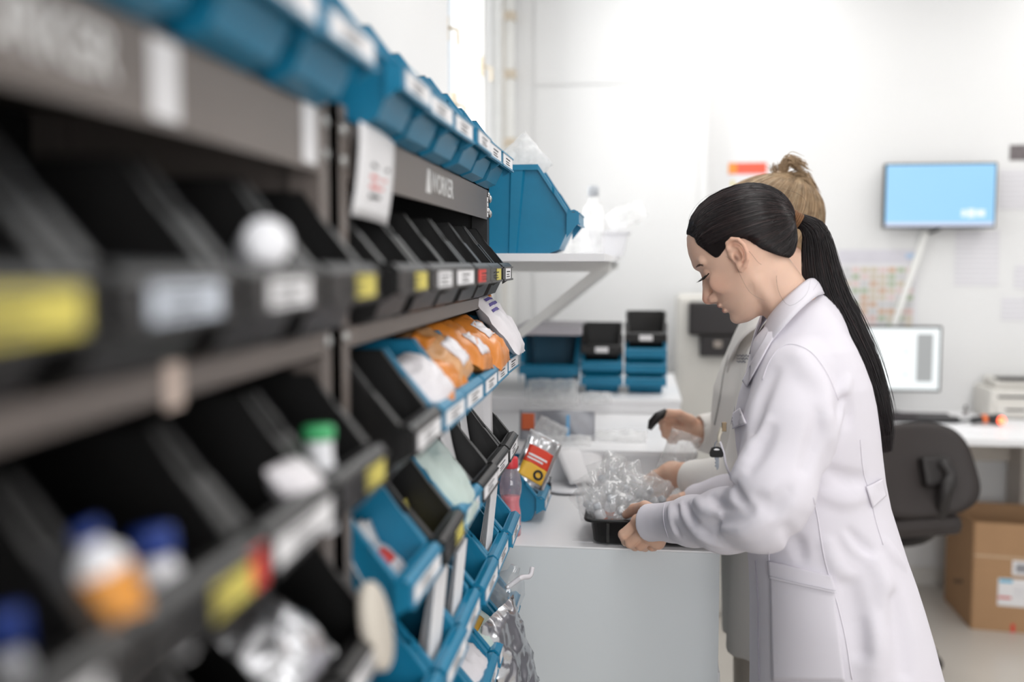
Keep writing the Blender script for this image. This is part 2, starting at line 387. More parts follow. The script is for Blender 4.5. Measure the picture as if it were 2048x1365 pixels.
# the grey upright between window and corner
up_ = struct(MB().box((WALL_L, 4.26, 0), (WALL_L+0.03, 4.40, CEIL), bev=0.003).build('trim_2', mat('grey_upright', rgb(206, 206, 204), 0.6)))
# ceiling lights
GLOW = mat('lamp_diffuser', (1, 1, 1, 1), 0.5, emit=(1, 0.985, 0.965, 1), estr=1.5)
for i, (lx, ly) in enumerate(LAMPS):
    wh = ['above the rack', 'above the woman with the ponytail', 'above the blue boxes', 'over the aisle to the right', 'over the open floor', 'over the desk', 'behind the camera position'][i]
    t = thing('ceiling_light', 'flat rectangular ceiling light panel '+wh, 'ceiling light', (lx, ly, CEIL), 0, 'ceiling light panels')
    mb = MB(); 
    for a, b in (((-.31, -.61), (-.285, .61)), ((.285, -.61), (.31, .61)), ((-.31, -.61), (.31, -.585)), ((-.31, .585), (.31, .61))): mb.box((a[0], a[1], -0.07), (b[0], b[1], -0.001))
    mb.build('lamp_frame', WHITE_MET, t); MB().box((-.285, -.585, -0.055), (.285, .585, -0.05)).build('diffuser', GLOW, t)

# ------------------------------------------------------------------ bench and counters
EDGE = mat('grey_white_panel', rgb(218, 223, 226), 0.42, spec=0.4, vary=0.012, scale=4)
BX1 = atY(1440, 1100, 2.0)[0]; BZ = atY(1235, 1097, 2.0)[2]
bench = thing('workbench', 'white laminate workbench with closed grey-white end panel beside the rack', 'workbench', (0, 0, 0))
MB().box((WALL_L+0.002, 1.999, BZ-0.004), (BX1+0.002, 4.5, BZ), bev=0.0015).build('worktop', PANELM, bench)
MB().box((-0.56, 2.0, 0.0), (BX1, 2.02, BZ-0.004), bev=0.001).build('end_panel', EDGE, bench)
MB().box((-0.56, 4.46, 0.0), (BX1, 4.48, BZ-0.004)).build('end_panel', EDGE, bench)
MB().box((BX1-0.03, 2.02, 0.0), (BX1-0.012, 4.46, BZ-0.004)).build('side_panel', EDGE, bench)
MB().box((BX1-0.012, 2.02, 0.40), (BX1+0.006, 2.20, 0.66), bev=0.002).build('drawer_front', PANELM, bench)
tz1 = atY(1390, 905, 2.60)[2]; tx1 = atY(1392, 905, 2.60)[0]
st1 = thing('counter_riser', 'low white riser box on the workbench under the grey foil envelope', 'riser', (0, 0, BZ))
MB().box((-0.55, 2.60, 0), (tx1, 2.618, tz1-BZ-0.014), bev=0.001).build('front_board', PANELM, st1)
MB().box((tx1-0.016, 2.618, 0), (tx1, 3.22, tz1-BZ-0.014)).build('side_board', PANELM, st1)
MB().box((-0.55, 2.594, tz1-BZ-0.014), (tx1+0.004, 3.235, tz1-BZ), bev=0.001).build('top_board', PANELM, st1)
tz2 = atY(1360, 800, 3.24)[2]; tx2 = atY(1361, 800, 3.24)[0]
st2 = thing('counter_riser', 'taller white riser at the back of the workbench carrying the blue stacking boxes', 'riser', (0, 0, BZ))
MB().box((-0.55, 3.24, 0), (tx2, 3.258, tz2-BZ-0.014), bev=0.001).build('front_board', PANELM, st2)
MB().box((tx2-0.016, 3.258, 0), (tx2, 4.0, tz2-BZ-0.014)).build('side_board', PANELM, st2)
MB().box((-0.55, 3.236, tz2-BZ-0.014), (tx2+0.004, 4.0, tz2-BZ), bev=0.001).build('top_board', PANELM, st2)
# wall shelf with diagonal bracket
SZ = atY(1210, 507, 2.12)[2]; SX = atY(1210, 507, 2.12)[0]
sh = thing('wall_shelf', 'deep white wall shelf carrying the large blue bin', 'shelf', (0, 0, 0))
MB().box((WALL_L, 2.12, SZ-0.017), (SX, 3.95, SZ), bev=0.001).build('shelf_board', PANELM, sh)
def bracket(y):
    a = Vector((SX-0.02, y, SZ-0.03)); b = Vector((WALL_L+0.07, y, SZ-0.40))
    mb = MB(); d = (b-a).normalized(); M = frame(a, d, (0, 1, 0)); L = (b-a).length
    mb.box((0.012, -0.012, -0.0155), (L-0.01, 0.012, 0.0155), M); mb.box((WALL_L, y-0.018, SZ-0.045), (SX-0.005, y+0.018, SZ-0.0175)); mb.box((WALL_L, y-0.018, SZ-0.50), (WALL_L+0.03, y+0.018, SZ-0.0175))
    mb.build('bracket', WHITE_MET, sh)
bracket(2.75); bracket(3.75)
# ------------------------------------------------------------------ racks with tipped bins
BLUE = mat('blue_bin_plastic', rgb(18, 124, 162), 0.38, spec=0.5, vary=0.08, scale=30)
BLACK = mat('black_bin_plastic', rgb(12, 11, 11), 0.40, spec=0.55, vary=0.10, scale=30)
STEEL = mat('graphite_steel', rgb(112, 103, 98), 0.45, spec=0.5, vary=0.05, scale=8)
DARKST = mat('black_steel', rgb(30, 29, 30), 0.5, vary=0.06)
SCREW = mat('zinc_screw', rgb(190, 190, 188), 0.3, metal=0.9)
PAPER = mat('white_paper', rgb(235, 234, 236), 0.75, spec=0.2, vary=0.03)
INK = mat('black_ink', rgb(40, 40, 44), 0.8)
LBL = {'white': PAPER, 'yellow': mat('yellow_label', rgb(214, 200, 96), 0.6), 'red': mat('red_label', rgb(214, 62, 52), 0.6), 'lightblue': mat('pale_blue_label', rgb(204, 211, 222), 0.6)}
RX = -0.291; SHELF = [1.643, 1.436, 1.268, 1.105, 0.945, 0.782, 0.62]; LIPX = [-0.240, -0.241, -0.230, -0.229, -0.229, -0.229]
BAYS = [(0.955, 1.955), (-0.075, 0.925)]
PITCH_B = 0.157; END_Y = 1.936
def rack(y0, y1, label):
    t = thing('storage_rack', label, 'rack', (0, 0, 0), 0, 'bin racks')
    for y in (y0, y1):
        a, b = (y, y+0.028) if y == y0 else (y-0.028, y)
        mb = MB()
        for s in (RX-0.030, -0.575):                          # front and back uprights: angle sections
            mb.box((s, a, 0), (s+0.030, a+0.0025 if y == y1 else b, 1.655) if False else (s+0.030, b, 1.655))
        mb.box((-0.575, (b-0.003) if y == y1 else a, 0.0), (RX, b if y == y1 else a+0.003, 1.655))
        mb.build('post', DARKST if (y == y1 and y1 > 1.5) else STEEL, t)
        for z in (1.600, 1.630, 1.425, 1.258, 1.095, 0.935):  # screw heads on the front flange
            MB().lathe([(0.0062, 0), (0.0062, 0.0015), (0.004, 0.0035), (0.0005, 0.0042)], 12, Matrix.Translation((RX, (a+b)/2, z)) @ Matrix.Rotation(math.pi/2, 4, 'Y')).build('screw', SCREW, t)
        if y == y1 and y1 > 1.5:
            for z in (1.595, 1.624, 1.424): MB().lathe([(0.0075, 0), (0.0075, 0.002), (0.005, 0.004), (0.0005, 0.005)], 12, Matrix.Translation((RX+0.001, b-0.002, z)) @ Matrix.Rotation(math.pi/2, 4, 'Y')).build('screw', SCREW, t)
    MB().box((RX-0.002, y0+0.026, 1.583), (RX, y1-0.026, 1.643)).box((RX-0.285, y0+0.003, 1.640), (RX, y1-0.003, 1.643)).build('top_beam', STEEL, t)
    for z in SHELF[1:]:
        MB().box((RX-0.002, y0+0.026, z-0.024), (RX, y1-0.026, z)).box((RX-0.283, y0+0.003, z-0.0022), (RX, y1-0.003, z)).box((RX-0.012, y0+0.026, z-0.024), (RX, y1-0.026, z-0.022)).build('shelf_tray', STEEL, t)
    MB().box((-0.580, y0, 0.05), (-0.577, y1, 1.655)).build('back_panel', DARKST, t)
    # maker's lettering on the top beam: a solid triangle and WORKER
    cy = (y0+y1)/2; M = Matrix(((0, 0, 1), (1, 0, 0), (0, 1, 0))).to_4x4()
    LW = mat('white_print', rgb(232, 231, 230), 0.6)
    o = link('lettering', text_mesh('WORKER', 0.040), LW, t); o.matrix_local = Matrix.Translation((RX+0.0007, cy+0.025, 1.6125)) @ M
    MB().prism([(cy-0.093, 1.597), (cy-0.063, 1.597), (cy-0.070, 1.630), (cy-0.082, 1.630)], 0, RX, RX+0.001).build('logo_triangle', LW, t)
    return t
r1 = rack(*BAYS[0], 'dark grey steel bin rack ending beside the white workbench'); r2 = rack(*BAYS[1], 'dark grey steel bin rack nearest the camera, out of focus')
def sticker(parent, y0, y1, z0, z1, name='sticker', x=RX+0.0012, m=None, marks=0):
    o = MB().box((x-0.0008, y0, z0), (x, y1, z1)).build(name, m or PAPER, parent)
    for k in range(marks):
        z = z1-(k+1)*(z1-z0)/(marks+1); MB().box((x, y0+(y1-y0)*0.15, z-0.0012), (x+0.0004, y0+(y1-y0)*(0.55+0.3*((k*37) % 3)/3), z+0.0012)).build('print_line', INK, o)
    return o
sticker(r2, 0.574, 0.612, 1.588, 1.636, marks=0); sticker(r2, 0.848, 0.885, 1.588, 1.640, marks=0)
s_ = sticker(r1, 1.922, 1.936, 1.588, 1.626, marks=3)
s_ = sticker(r2, 0.582, 0.606, 1.408, 1.437, m=mat('beige_sticker', rgb(216, 196, 184), 0.6))
card = thing('hanging_card', 'white notice card with red print hanging over the top beam beside the posts', 'card', (RX+0.006, 0.99, 1.55))
G = [[Vector((0.004*math.sin(3*v)-0.010*u*u+0.006, 0.0+0.142*v, 0.092-0.094*u-0.006*v)) for v in np.linspace(0, 1, 9)] for u in np.linspace(0, 1, 9)]
link('card_sheet', solidify(MB().quadgrid(G).mesh(), 0.0008), PAPER, card)
for k, (z, c) in enumerate(((0.052, INK), (0.040, LBL['red']), (0.030, LBL['red']), (0.020, INK))):
    MB().box((0.0075-0.001*k, 0.04, z-0.002), (0.0085-0.001*k, 0.11-0.01*k, z+0.002)).build('print_line', c, card)

def bin_mesh(W, D, H, lip=0.062, fl=0.07, t=0.0024, ribs=False, rim=None):
    """front-opening picking bin. x: 0 at the lip, negative to the back; y: width; z: up"""
    h0 = W/2*0.76; hw = lambda z: h0+(W/2*0.88-h0)*z/H
    prof = [(-D+0.012, 0), (-0.20*D, 0), (-0.13*D, 0.10*lip), (-0.075*D, 0.55*lip), (-0.070*D, lip), (-fl, H), (-D, H)]
    mb = MB(); L = [(x, -hw(z), z) for x, z in prof]; R = [(x, hw(z), z) for x, z in prof]; n = len(prof)
    mb.add(L+R, [tuple(range(n))[::-1], tuple(range(n, 2*n)), (0, 1, n+1, n), (1, 2, n+2, n+1), (2, 3, n+3, n+2), (3, 4, n+4, n+3), (6, 0, n, n+6)])
    me = solidify(mb.mesh(), t, 0.0); bm = bmesh.new(); bm.from_mesh(me); bpy.data.meshes.remove(me)
    mb = MB(); bm.verts.index_update(); mb.add([v.co[:] for v in bm.verts], [tuple(v.index for v in f.verts) for f in bm.faces]); bm.free()
    e = rim or 0.0045*(W/0.15)
    for s in (-1, 1):                                          # rim: flat at the back, steep, then a wide flange near the lip
        pts = [(-D, H, e*1.3), (-fl, H, e*1.3), (-fl*0.66, H-(H-lip)*0.48, e*1.2), (-fl*0.60, H-(H-lip)*0.54, min(e*3.2, 0.0155)), (-0.070*D, lip, min(e*3.4, 0.016))]
        o = [(x, s*(hw(z)-0.001), z) for x, z, w in pts]; q = [(x, s*min(hw(z)+w, W/2*0.995), z) for x, z, w in pts]; dn = [(x, s*min(hw(z)+w, W/2*0.995), z-e) for x, z, w in pts]
        k = len(pts); up = [(x, y, z+0.0015) for x, y, z in o]; q2 = [(x, y, z+0.0015) for x, y, z in q]
        fs = []
        for i in range(k-1): fs += [(i, i+1, k+i+1, k+i), (k+i, k+i+1, 2*k+i+1, 2*k+i)]
        mb.add(up+q2+dn, fs if s < 0 else [f[::-1] for f in fs])
    hb = hw(H); mb.box((-D-e, -hb-e, H-e), (-D+0.001, hb+e, H+0.0015))
    # lip with label holder: shelf of the lip, front band, lower lip
    y = W/2*0.965
    mb.prism([(-0.078*D, lip-0.002), (-0.030*D, lip+0.001), (-0.002, lip-0.003), (0, lip-0.006), (0, lip-0.030), (-0.003, lip-0.032), (-0.0035, lip-0.008), (-0.032*D, lip-0.0035), (-0.078*D, lip-0.005)], 1, -y, y)
    for s in (-1, 1): mb.prism([(-0.075*D, lip-0.003), (-0.003, lip-0.007), (-0.003, lip-0.030), (-0.078*D, lip*0.35)], 1, s*y-0.0015, s*y+0.0015)
    mb.box((0, -y, lip-0.032), (0.0025, y, lip-0.0285)); mb.box((0, -y, lip-0.0085), (0.0022, y, lip-0.006))
    if ribs:
        for s in (-1, 1):
            for xr in (0.42, 0.66, 0.86):
                p = lambda x, z, o: (x, s*(hw(z)+o), z); x0 = -D*xr; a = 0.011; b = 0.018
                vs = [p(x0-a, 0, 0), p(x0+a, 0, 0), p(x0+b+0.012, H-0.006, 0), p(x0-b+0.012, H-0.006, 0), p(x0-a*0.7, 0, 0.006), p(x0+a*0.7, 0, 0.006), p(x0+b*0.7+0.012, H-0.006, 0.010), p(x0-b*0.7+0.012, H-0.006, 0.010)]
                mb.add(vs, [(4, 5, 6, 7), (0, 1, 5, 4), (1, 2, 6, 5), (2, 3, 7, 6), (3, 0, 4, 7)])
    bmn = bmesh.new(); me = mb.mesh(); bmn.from_mesh(me); bmesh.ops.recalc_face_normals(bmn, faces=bmn.faces); bmn.to_mesh(me); bmn.free()
    return me
BIN_BLUE = bin_mesh(0.152, 0.245, 0.128); BIN_BLUE.materials.append(BLUE)
BIN_BLACK = BIN_BLUE.copy(); BIN_BLACK.materials.clear(); BIN_BLACK.materials.append(BLACK)
def label_mesh(col, w=0.62, off=0.0):
    me = MB().box((0.0006, -0.073*w+off, 0.0335), (0.0014, 0.073*w+off, 0.0535)).mesh(); me.materials.append(LBL[col]); return me
LABM = {(c, w): label_mesh(c, w, o) for c, w, o in (('white', 0.85, 0), ('white', 0.55, 0), ('white', 0.32, 0), ('yellow', 0.4, 0.03), ('red', 0.5, -0.02), ('yellow', 0.8, 0), ('lightblue', 0.6, 0.0))}
LABM[('redend', 0.4)] = MB().box((0.0006, 0.052, 0.030), (0.0018, 0.074, 0.058)).mesh(); LABM[('redend', 0.4)].materials.append(LBL['red'])
PRINT = MB().box((0.0015, -0.03, 0.046), (0.0018, 0.025, 0.048)).box((0.0015, -0.03, 0.041), (0.0018, 0.012, 0.0425)).box((0.0015, -0.03, 0.037), (0.0018, 0.02, 0.0385)).mesh(); PRINT.materials.append(INK)
ORD = ['first', 'second', 'third', 'fourth', 'fifth', 'sixth', 'seventh', 'eighth', 'ninth', 'tenth', 'eleventh', 'twelfth']
ROWN = ['top', 'second', 'third', 'fourth', 'fifth', 'sixth']
COLORS = ['bbbbbbbbbbbb', 'kkkkkkkkkkkk', 'bbbbbkkkkkkk', 'kkkbkbkkkkkk', 'bbbbbbkkkkkk', 'bbbbbbkkkkkk']
LABELS = {(1, 1): ('yellow', 0.4), (1, 2): ('red', 0.5), (1, 5): ('yellow', 0.4), (1, 6): ('yellow', 0.4), (1, 7): ('white', 0.55), (1, 8): ('lightblue', 0.6), (1, 9): ('yellow', 0.8), (2, 6): ('yellow', 0.4), (2, 7): ('white', 0.85), (2, 8): ('yellow', 0.4), (2, 9): ('white', 0.55), (3, 4): ('yellow', 0.4)}
def bin_y(i):
    return END_Y-PITCH_B*(i+0.5) if i < 6 else 0.906-PITCH_B*(i-6+0.5)
BINS = {}
rb = random.Random(4)
for r in range(6):
    for i in range(12):
        y = bin_y(i); q = proj((LIPX[r], y, SHELF[r]+0.13)); q2 = proj((LIPX[r], y+0.078, SHELF[r]+0.12)) if y > 0.1 else (-999, 0)
        if y < 0.30 or q2[0] < -60 or q2[1] > 1400 : continue
        c = COLORS[r][i]
        lab = f"{'blue' if c == 'b' else 'black'} plastic bin in the rack's {ROWN[r]} row from the top, {ORD[i]} from the workbench end"
        t = thing('storage_bin', lab, 'bin', (LIPX[r]+rb.uniform(-.003, .003), y+rb.uniform(-.002, .002), SHELF[r]), rb.uniform(-.02, .02), 'bins on the racks')
        link('bin_body', BIN_BLUE if c == 'b' else BIN_BLACK, None, t)
        lk = LABELS.get((r, i), ('white', 0.85) if (r in (0, 2, 4, 5) or rb.random() < 0.5) else ('white', 0.55))
        l = link('label_card', LABM[lk], None, t); l['label'] = f'{lk[0]} label card'.replace('lightblue', 'pale blue')
        link('print_lines', PRINT, None, l)
        if (r, i) == (2, 8): link('label_card', LABM[('redend', 0.4)], None, t)['label'] = 'red label card'
        BINS[(r, i)] = t
# large blue bin on the wall shelf, turned the same way
BB = bin_mesh(0.205, 0.345, 0.188, lip=0.092, fl=0.088, t=0.003, ribs=True, rim=0.0105); BB.materials.append(BLUE)
t = thing('storage_bin', 'large ribbed blue plastic bin standing on the white wall shelf', 'bin', (atY(1163, 440, 2.24)[0], 2.24, SZ+0.0005), 0)
link('bin_body', BB, None, t)
# ------------------------------------------------------------------ things in the bins and on the bench
ORANGE = mat('orange_wrapper', rgb(226, 138, 52), 0.30, spec=0.5, vary=0.25, scale=25)
TAN = mat('tan_wrapper', rgb(214, 160, 110), 0.35, vary=0.2, scale=25)
WRAP = mat('white_wrapper', rgb(226, 222, 226), 0.35, spec=0.5, vary=0.08, scale=30)
FOIL = mat('silver_foil', rgb(205, 206, 210), 0.22, metal=0.95, vary=0.10, scale=18)
GREENISH = mat('pale_green_wrapper', rgb(196, 212, 206), 0.35, vary=0.1, scale=25)
CLEAR = film('clear_plastic_film', white=0.16, gloss=0.05, rough=0.08)
MILKY = film('milky_plastic_film', white=0.40, gloss=0.02, rough=0.25)
HARD = film('clear_hard_plastic', tint=(0.97, 0.98, 0.99, 1), white=0.16, gloss=0.08, rough=0.06)
PURPLE = mat('purple_print', rgb(92, 80, 150), 0.6); REDM = mat('red_cap_plastic', rgb(222, 62, 70), 0.4)
def bag(name, label, cat, origin, wdir, normal, w, h, t, m, seed, crumple=0.1, group=None, parent=None, n=14):
    o = pillow(Matrix.Identity(4), w, h, t, seed, crumple, n, n).build(name, m, parent)
    o.matrix_world = frame(origin, wdir, normal) if parent is None else o.matrix_world
    if label: tag(o, label, cat, group)
    return o
def spot(o, x0, y0, x1, y1, z, m, name='printed_patch', th=0.0014, lab=None):
    """flat printed patch on a bag, in the bag's own frame"""
    me = o.data; bv = BVHTree.FromPolygons([v.co.copy() for v in me.vertices], [tuple(f.vertices) for f in me.polygons]); G = []
    for b_ in np.linspace(y0, y1, 9):
        row = []
        for a_ in np.linspace(x0, x1, 9):
            h_ = bv.ray_cast(Vector((a_, b_, 0.3)), Vector((0, 0, -1))); row.append(Vector((a_, b_, (h_[0].z if h_[0] else z-0.004)+th)))
        G.append(row)
    p = link(name, solidify(MB().quadgrid(G).mesh(), 0.0008), m, o)
    if lab: p['label'] = lab
    return p
def inbin(r, i, dx, dy, dz): return (LIPX[r]+dx, bin_y(i)+dy, SHELF[r]+dz)
# row three: orange pouches
N1 = (0.55, -0.15, 0.8)
b = bag('medicine_pouch', 'large bulging orange pouch in the second blue bin of the third row', 'pouch', inbin(2, 1, -0.050, 0.0, 0.094), (0, 1, 0.05), N1, 0.142, 0.135, 0.030, ORANGE, 1, 0.09, 'orange pouches'); spot(b, -0.03, -0.02, 0.03, 0.02, 0.030, WRAP)
b = bag('medicine_pouch', 'orange pouch with white label in the third blue bin of the third row', 'pouch', inbin(2, 2, -0.055, 0.0, 0.100), (0, 1, -0.1), (0.5, -0.25, 0.8), 0.135, 0.13, 0.030, ORANGE, 2, 0.10, 'orange pouches'); spot(b, -0.04, -0.05, 0.02, -0.005, 0.031, WRAP)
b = bag('medicine_pouch', 'tan and orange pouch in the fourth blue bin of the third row', 'pouch', inbin(2, 3, -0.060, 0.01, 0.098), (0, 1, 0.15), (0.55, -0.3, 0.75), 0.13, 0.12, 0.026, TAN, 3, 0.11, 'orange pouches'); spot(b, -0.02, -0.045, 0.045, 0.0, 0.028, WRAP); spot(b, -0.05, 0.01, -0.01, 0.04, 0.025, ORANGE)
b = bag('medicine_pouch', 'flat orange pouch low in the third row, under the tan pouch', 'pouch', inbin(2, 3, -0.028, -0.02, 0.070), (0, 1, 0), (0.8, 0, 0.55), 0.10, 0.07, 0.014, ORANGE, 5, 0.08, 'orange pouches')
b = bag('medicine_pouch', 'white pouch with orange end in the fifth blue bin of the third row', 'pouch', inbin(2, 4, -0.040, 0.0, 0.072), (0, 1, 0.1), (0.7, -0.2, 0.65), 0.12, 0.10, 0.026, WRAP, 4, 0.12, 'orange pouches'); spot(b, -0.04, -0.046, 0.03, -0.03, 0.012, ORANGE)
b = bag('plastic_bag', 'crinkled white bag with purple and orange print at the bench end of the third row', 'bag', inbin(2, 0, -0.035, 0.02, 0.120), (0, 1, 0), (0.75, -0.25, 0.6), 0.12, 0.155, 0.020, WRAP, 6, 0.10)
for k in range(5): spot(b, -0.045, 0.015+0.012*k, -0.005+0.008*(k % 3), 0.021+0.012*k, 0.019, PURPLE, 'printed_line')
spot(b, 0.01, 0.045, 0.04, 0.065, 0.016, ORANGE)
# row four: papers, wrapped dressings
def sheets(label, origin, n, w, h, wdir, normal, fan, m=PAPER, name='paper_bundle'):
    t = thing(name, label, 'paper', (0, 0, 0))
    for k in range(n):
        wd = Vector(wdir); nn = Vector(normal).normalized(); M = frame(Vector(origin)+nn*0.004*k, wd, nn) @ Matrix.Rotation(fan*(k-(n-1)/2), 4, 'Z')
        G = [[M @ Vector((-w/2+w*a, h*b_, 0.010*math.sin(2.4*a+k)+0.012*b_*b_)) for a in np.linspace(0, 1, 7)] for b_ in np.linspace(0, 1, 7)]
        link('sheet', solidify(MB().quadgrid(G).mesh(), 0.0006), m, t)
    return t
sheets('fan of white paper sheets in the black bin nearest the workbench', inbin(3, 0, -0.070, 0.0, 0.05), 4, 0.10, 0.165, (0.35, 1, 0), (0.9, -0.45, 0.15), 0.10)
sheets('short white paper slips in the fourth row, third bin from the bench', inbin(3, 2, -0.055, 0.0, 0.02), 3, 0.11, 0.115, (0, 1, 0), (0.9, -0.2, 0.35), 0.05)
sheets('white leaflets in the fourth row, second black bin from the bench', inbin(3, 1, -0.060, 0.0, 0.02), 3, 0.10, 0.11, (0, 1, 0), (0.9, -0.2, 0.3), 0.06)
b = bag('dressing_pack', 'pale green wrapped dressing in the blue bin of the fourth row', 'pack', inbin(3, 3, -0.040, 0.0, 0.085), (0, 1, 0), (0.8, -0.2, 0.55), 0.13, 0.14, 0.020, GREENISH, 7, 0.08)
b = bag('dressing_pack', 'pale green wrapped dressing standing behind the other green pack', 'pack', inbin(3, 3, -0.085, 0.01, 0.095), (0, 1, 0), (0.8, -0.1, 0.5), 0.12, 0.12, 0.016, GREENISH, 8, 0.08)
sheets('white and red papers in the big blue bin by the rack posts', inbin(3, 5, -0.050, 0.0, 0.012), 3, 0.12, 0.09, (0, 1, 0), (0.8, -0.2, 0.6), 0.12)
b = bag('dressing_pack', 'white pack with red print in the blue bin by the rack posts', 'pack', inbin(3, 5, -0.070, 0.01, 0.055), (0, 1, 0), (0.6, -0.2, 0.8), 0.12, 0.09, 0.012, WRAP, 9, 0.05); spot(b, -0.03, -0.02, 0.03, 0.0, 0.013, LBL['red'])
sheets('small yellow-edged papers in the black bin of the fourth row', inbin(3, 4, -0.05, 0, 0.015), 2, 0.11, 0.07, (0, 1, 0), (0.8, -0.2, 0.6), 0.1, LBL['yellow'])
# row five: tall paper strips
def strips(label, r, i, n, w, h, dx=-0.03):
    t = thing('paper_bundle', label, 'paper', (0, 0, 0))
    for k in range(n):
        o = inbin(r, i, dx-0.004*k, -0.01+0.006*k, 0.012+0.002*k)
        MB().box((0, -w/2, 0), (0.0012, w/2, h-0.004*(k % 3)), Matrix.Translation(o) @ Matrix.Rotation(0.10+0.015*k, 4, 'Y')).build('sheet', PAPER, t)
strips('tall white paper strips standing in the fifth row, fifth bin from the bench', 4, 4, 6, 0.085, 0.150)
strips('tall white paper strips standing in the fifth row, fourth bin from the bench', 4, 3, 4, 0.075, 0.140)
strips('tall cream paper strips standing in the fifth row, second bin from the bench', 4, 1, 5, 0.080, 0.150)
# row six: clear container, foil bag, printed packs
ct = thing('feeding_cup', 'clear plastic cup with white strap in the end bin of the sixth row', 'cup', inbin(5, 0, -0.040, -0.02, 0.02))
MB().lathe([(0.001, 0), (0.030, 0), (0.034, 0.05), (0.036, 0.085), (0.028, 0.105), (0.012, 0.118), (0.010, 0.130), (0.001, 0.131)], 20, Matrix.Rotation(0.35, 4, 'Y')).build('cup_body', HARD, ct)
MB().tube([Vector(tuple(p)) for p in cat_spline([(0.03, -0.02, 0.085), (0.055, 0.0, 0.10), (0.07, 0.02, 0.098), (0.074, 0.03, 0.112)], 14)], 0.005, 6).build('strap', WRAP, ct)
b = bag('foil_pouch', 'crumpled silver foil pouch hanging out of the sixth row', 'pouch', (LIPX[5]+0.012, 1.71, SHELF[5]+0.020), (0.35, 1, 0.15), (0.9, -0.5, 0.25), 0.13, 0.17, 0.016, FOIL, 10, 0.09, n=24)
b = bag('clear_pouch', 'clear pouch of cups in the end bin of the sixth row', 'pouch', inbin(5, 0, -0.03, 0.02, 0.045), (0, 1, 0), (0.8, -0.2, 0.5), 0.11, 0.11, 0.022, MILKY, 11, 0.08)
b = bag('dressing_pack', 'yellow and green printed pack in the sixth row, second bin from the bench', 'pack', inbin(5, 1, -0.045, -0.01, 0.075), (0, 1, 0), (0.6, -0.2, 0.8), 0.12, 0.10, 0.018, GREENISH, 12, 0.08); spot(b, -0.05, 0.0, 0.0, 0.03, 0.017, mat('ochre_print', rgb(196, 150, 40), 0.6)); spot(b, 0.0, -0.03, 0.04, -0.01, 0.017, LBL['yellow'])
b = bag('dressing_pack', 'white pack in the sixth row, third bin from the bench', 'pack', inbin(5, 2, -0.045, 0, 0.075), (0, 1, 0), (0.6, -0.2, 0.8), 0.12, 0.10, 0.018, WRAP, 13, 0.08)
# near rack: bottles and packs, far out of focus
def bottle(name, label, origin, axis, r, h, body, cap, capr=None, caph=0.022, lblm=None, prof=None, lr=(0.12, 0.62)):
    t = thing(name, label, 'bottle', (0, 0, 0)); M = frame(origin, Vector(axis).orthogonal(), axis)
    capr = capr or r*0.7
    MB().lathe(prof or [(0.001, 0), (r*0.92, 0), (r, 0.004), (r, h*0.72), (r*0.9, h*0.80), (capr*0.85, h*0.88), (capr*0.85, h)], 22, M).build('bottle_body', body, t)
    MB().lathe([(capr, h-0.003), (capr, h+caph-0.002), (capr*0.9, h+caph), (0.001, h+caph)], 22, M).build('cap', cap, t)
    if lblm: MB().lathe([(r+0.0006, h*lr[0]), (r+0.0006, h*lr[1])], 22, M, cap=False).build('bottle_label', lblm, t)
    return t
WPL = mat('white_bottle_plastic', rgb(236, 236, 240), 0.3, spec=0.5, vary=0.02); BLUECAP = mat('royal_blue_cap', rgb(30, 58, 134), 0.45); GREENCAP = mat('green_cap', rgb(70, 176, 112), 0.4)
ORL = mat('orange_bottle_label', rgb(224, 150, 60), 0.45, vary=0.1); PEACH = mat('peach_label', rgb(240, 200, 158), 0.5)
bottle('spray_bottle', 'white bottle with its round base turned out of the second row', (LIPX[1]-0.006, 0.650, SHELF[1]+0.080), (-0.55, 0.72, -0.35), 0.0165, 0.05, WPL, WPL)
bottle('medicine_bottle', 'small bottle with orange label standing above the third-row lip', (LIPX[2]-0.016, 0.452, SHELF[2]+0.040), (-0.30, -0.06, 0.93), 0.0140, 0.062, WPL, BLUECAP, 0.007, 0.005, lblm=ORL, lr=(0.2, 0.70))
bottle('medicine_bottle', 'white bottle with blue cap in the third row', (LIPX[2]-0.024, 0.508, SHELF[2]+0.014), (-0.15, 0.02, 1.0), 0.0135, 0.060, WPL, BLUECAP, 0.012, 0.012, lblm=PEACH)
bottle('medicine_bottle', 'blue capped bottle at the far left of the third row', (LIPX[2]-0.050, 0.425, SHELF[2]+0.006), (-0.2, 0, 1.0), 0.014, 0.050, WPL, BLUECAP, 0.0135, 0.016)
bottle('medicine_bottle', 'small white bottle with green cap in the third row', (LIPX[2]-0.030, 0.795, SHELF[2]+0.006), (-0.03, -0.0, 1.0), 0.0125, 0.082, WPL, GREENCAP, 0.0135, 0.008)
wp_ = bag('dressing_pack', 'white pack beside the green capped bottle in the third row', 'pack', inbin(2, 7, -0.025, 0.055, 0.060), (0, 1, 0), (0.7, -0.3, 0.6), 0.06, 0.05, 0.014, WRAP, 14, 0.05)
b = bag('foil_pouch', 'shiny foil pouch in the fourth row left of the posts', 'pouch', inbin(3, 7, -0.050, 0.06, 0.098), (0, 1, 0), (0.6, -0.3, 0.75), 0.11, 0.085, 0.014, FOIL, 15, 0.09)
mb = MB(); mb.lathe([(0.001, -0.006), (0.030, -0.006), (0.033, -0.003), (0.033, 0.003), (0.030, 0.006), (0.001, 0.006)], 24, Matrix.Translation((LIPX[3]-0.006, 0.868, SHELF[3]+0.062)) @ Matrix.Rotation(1.35, 4, 'Y') @ Matrix.Diagonal((1.25, 1, 1, 1)))
tag(mb.build('round_cover', mat('beige_lid', rgb(206, 198, 186), 0.5)), 'round beige plastic cover standing in the fourth row below the posts', 'cover')
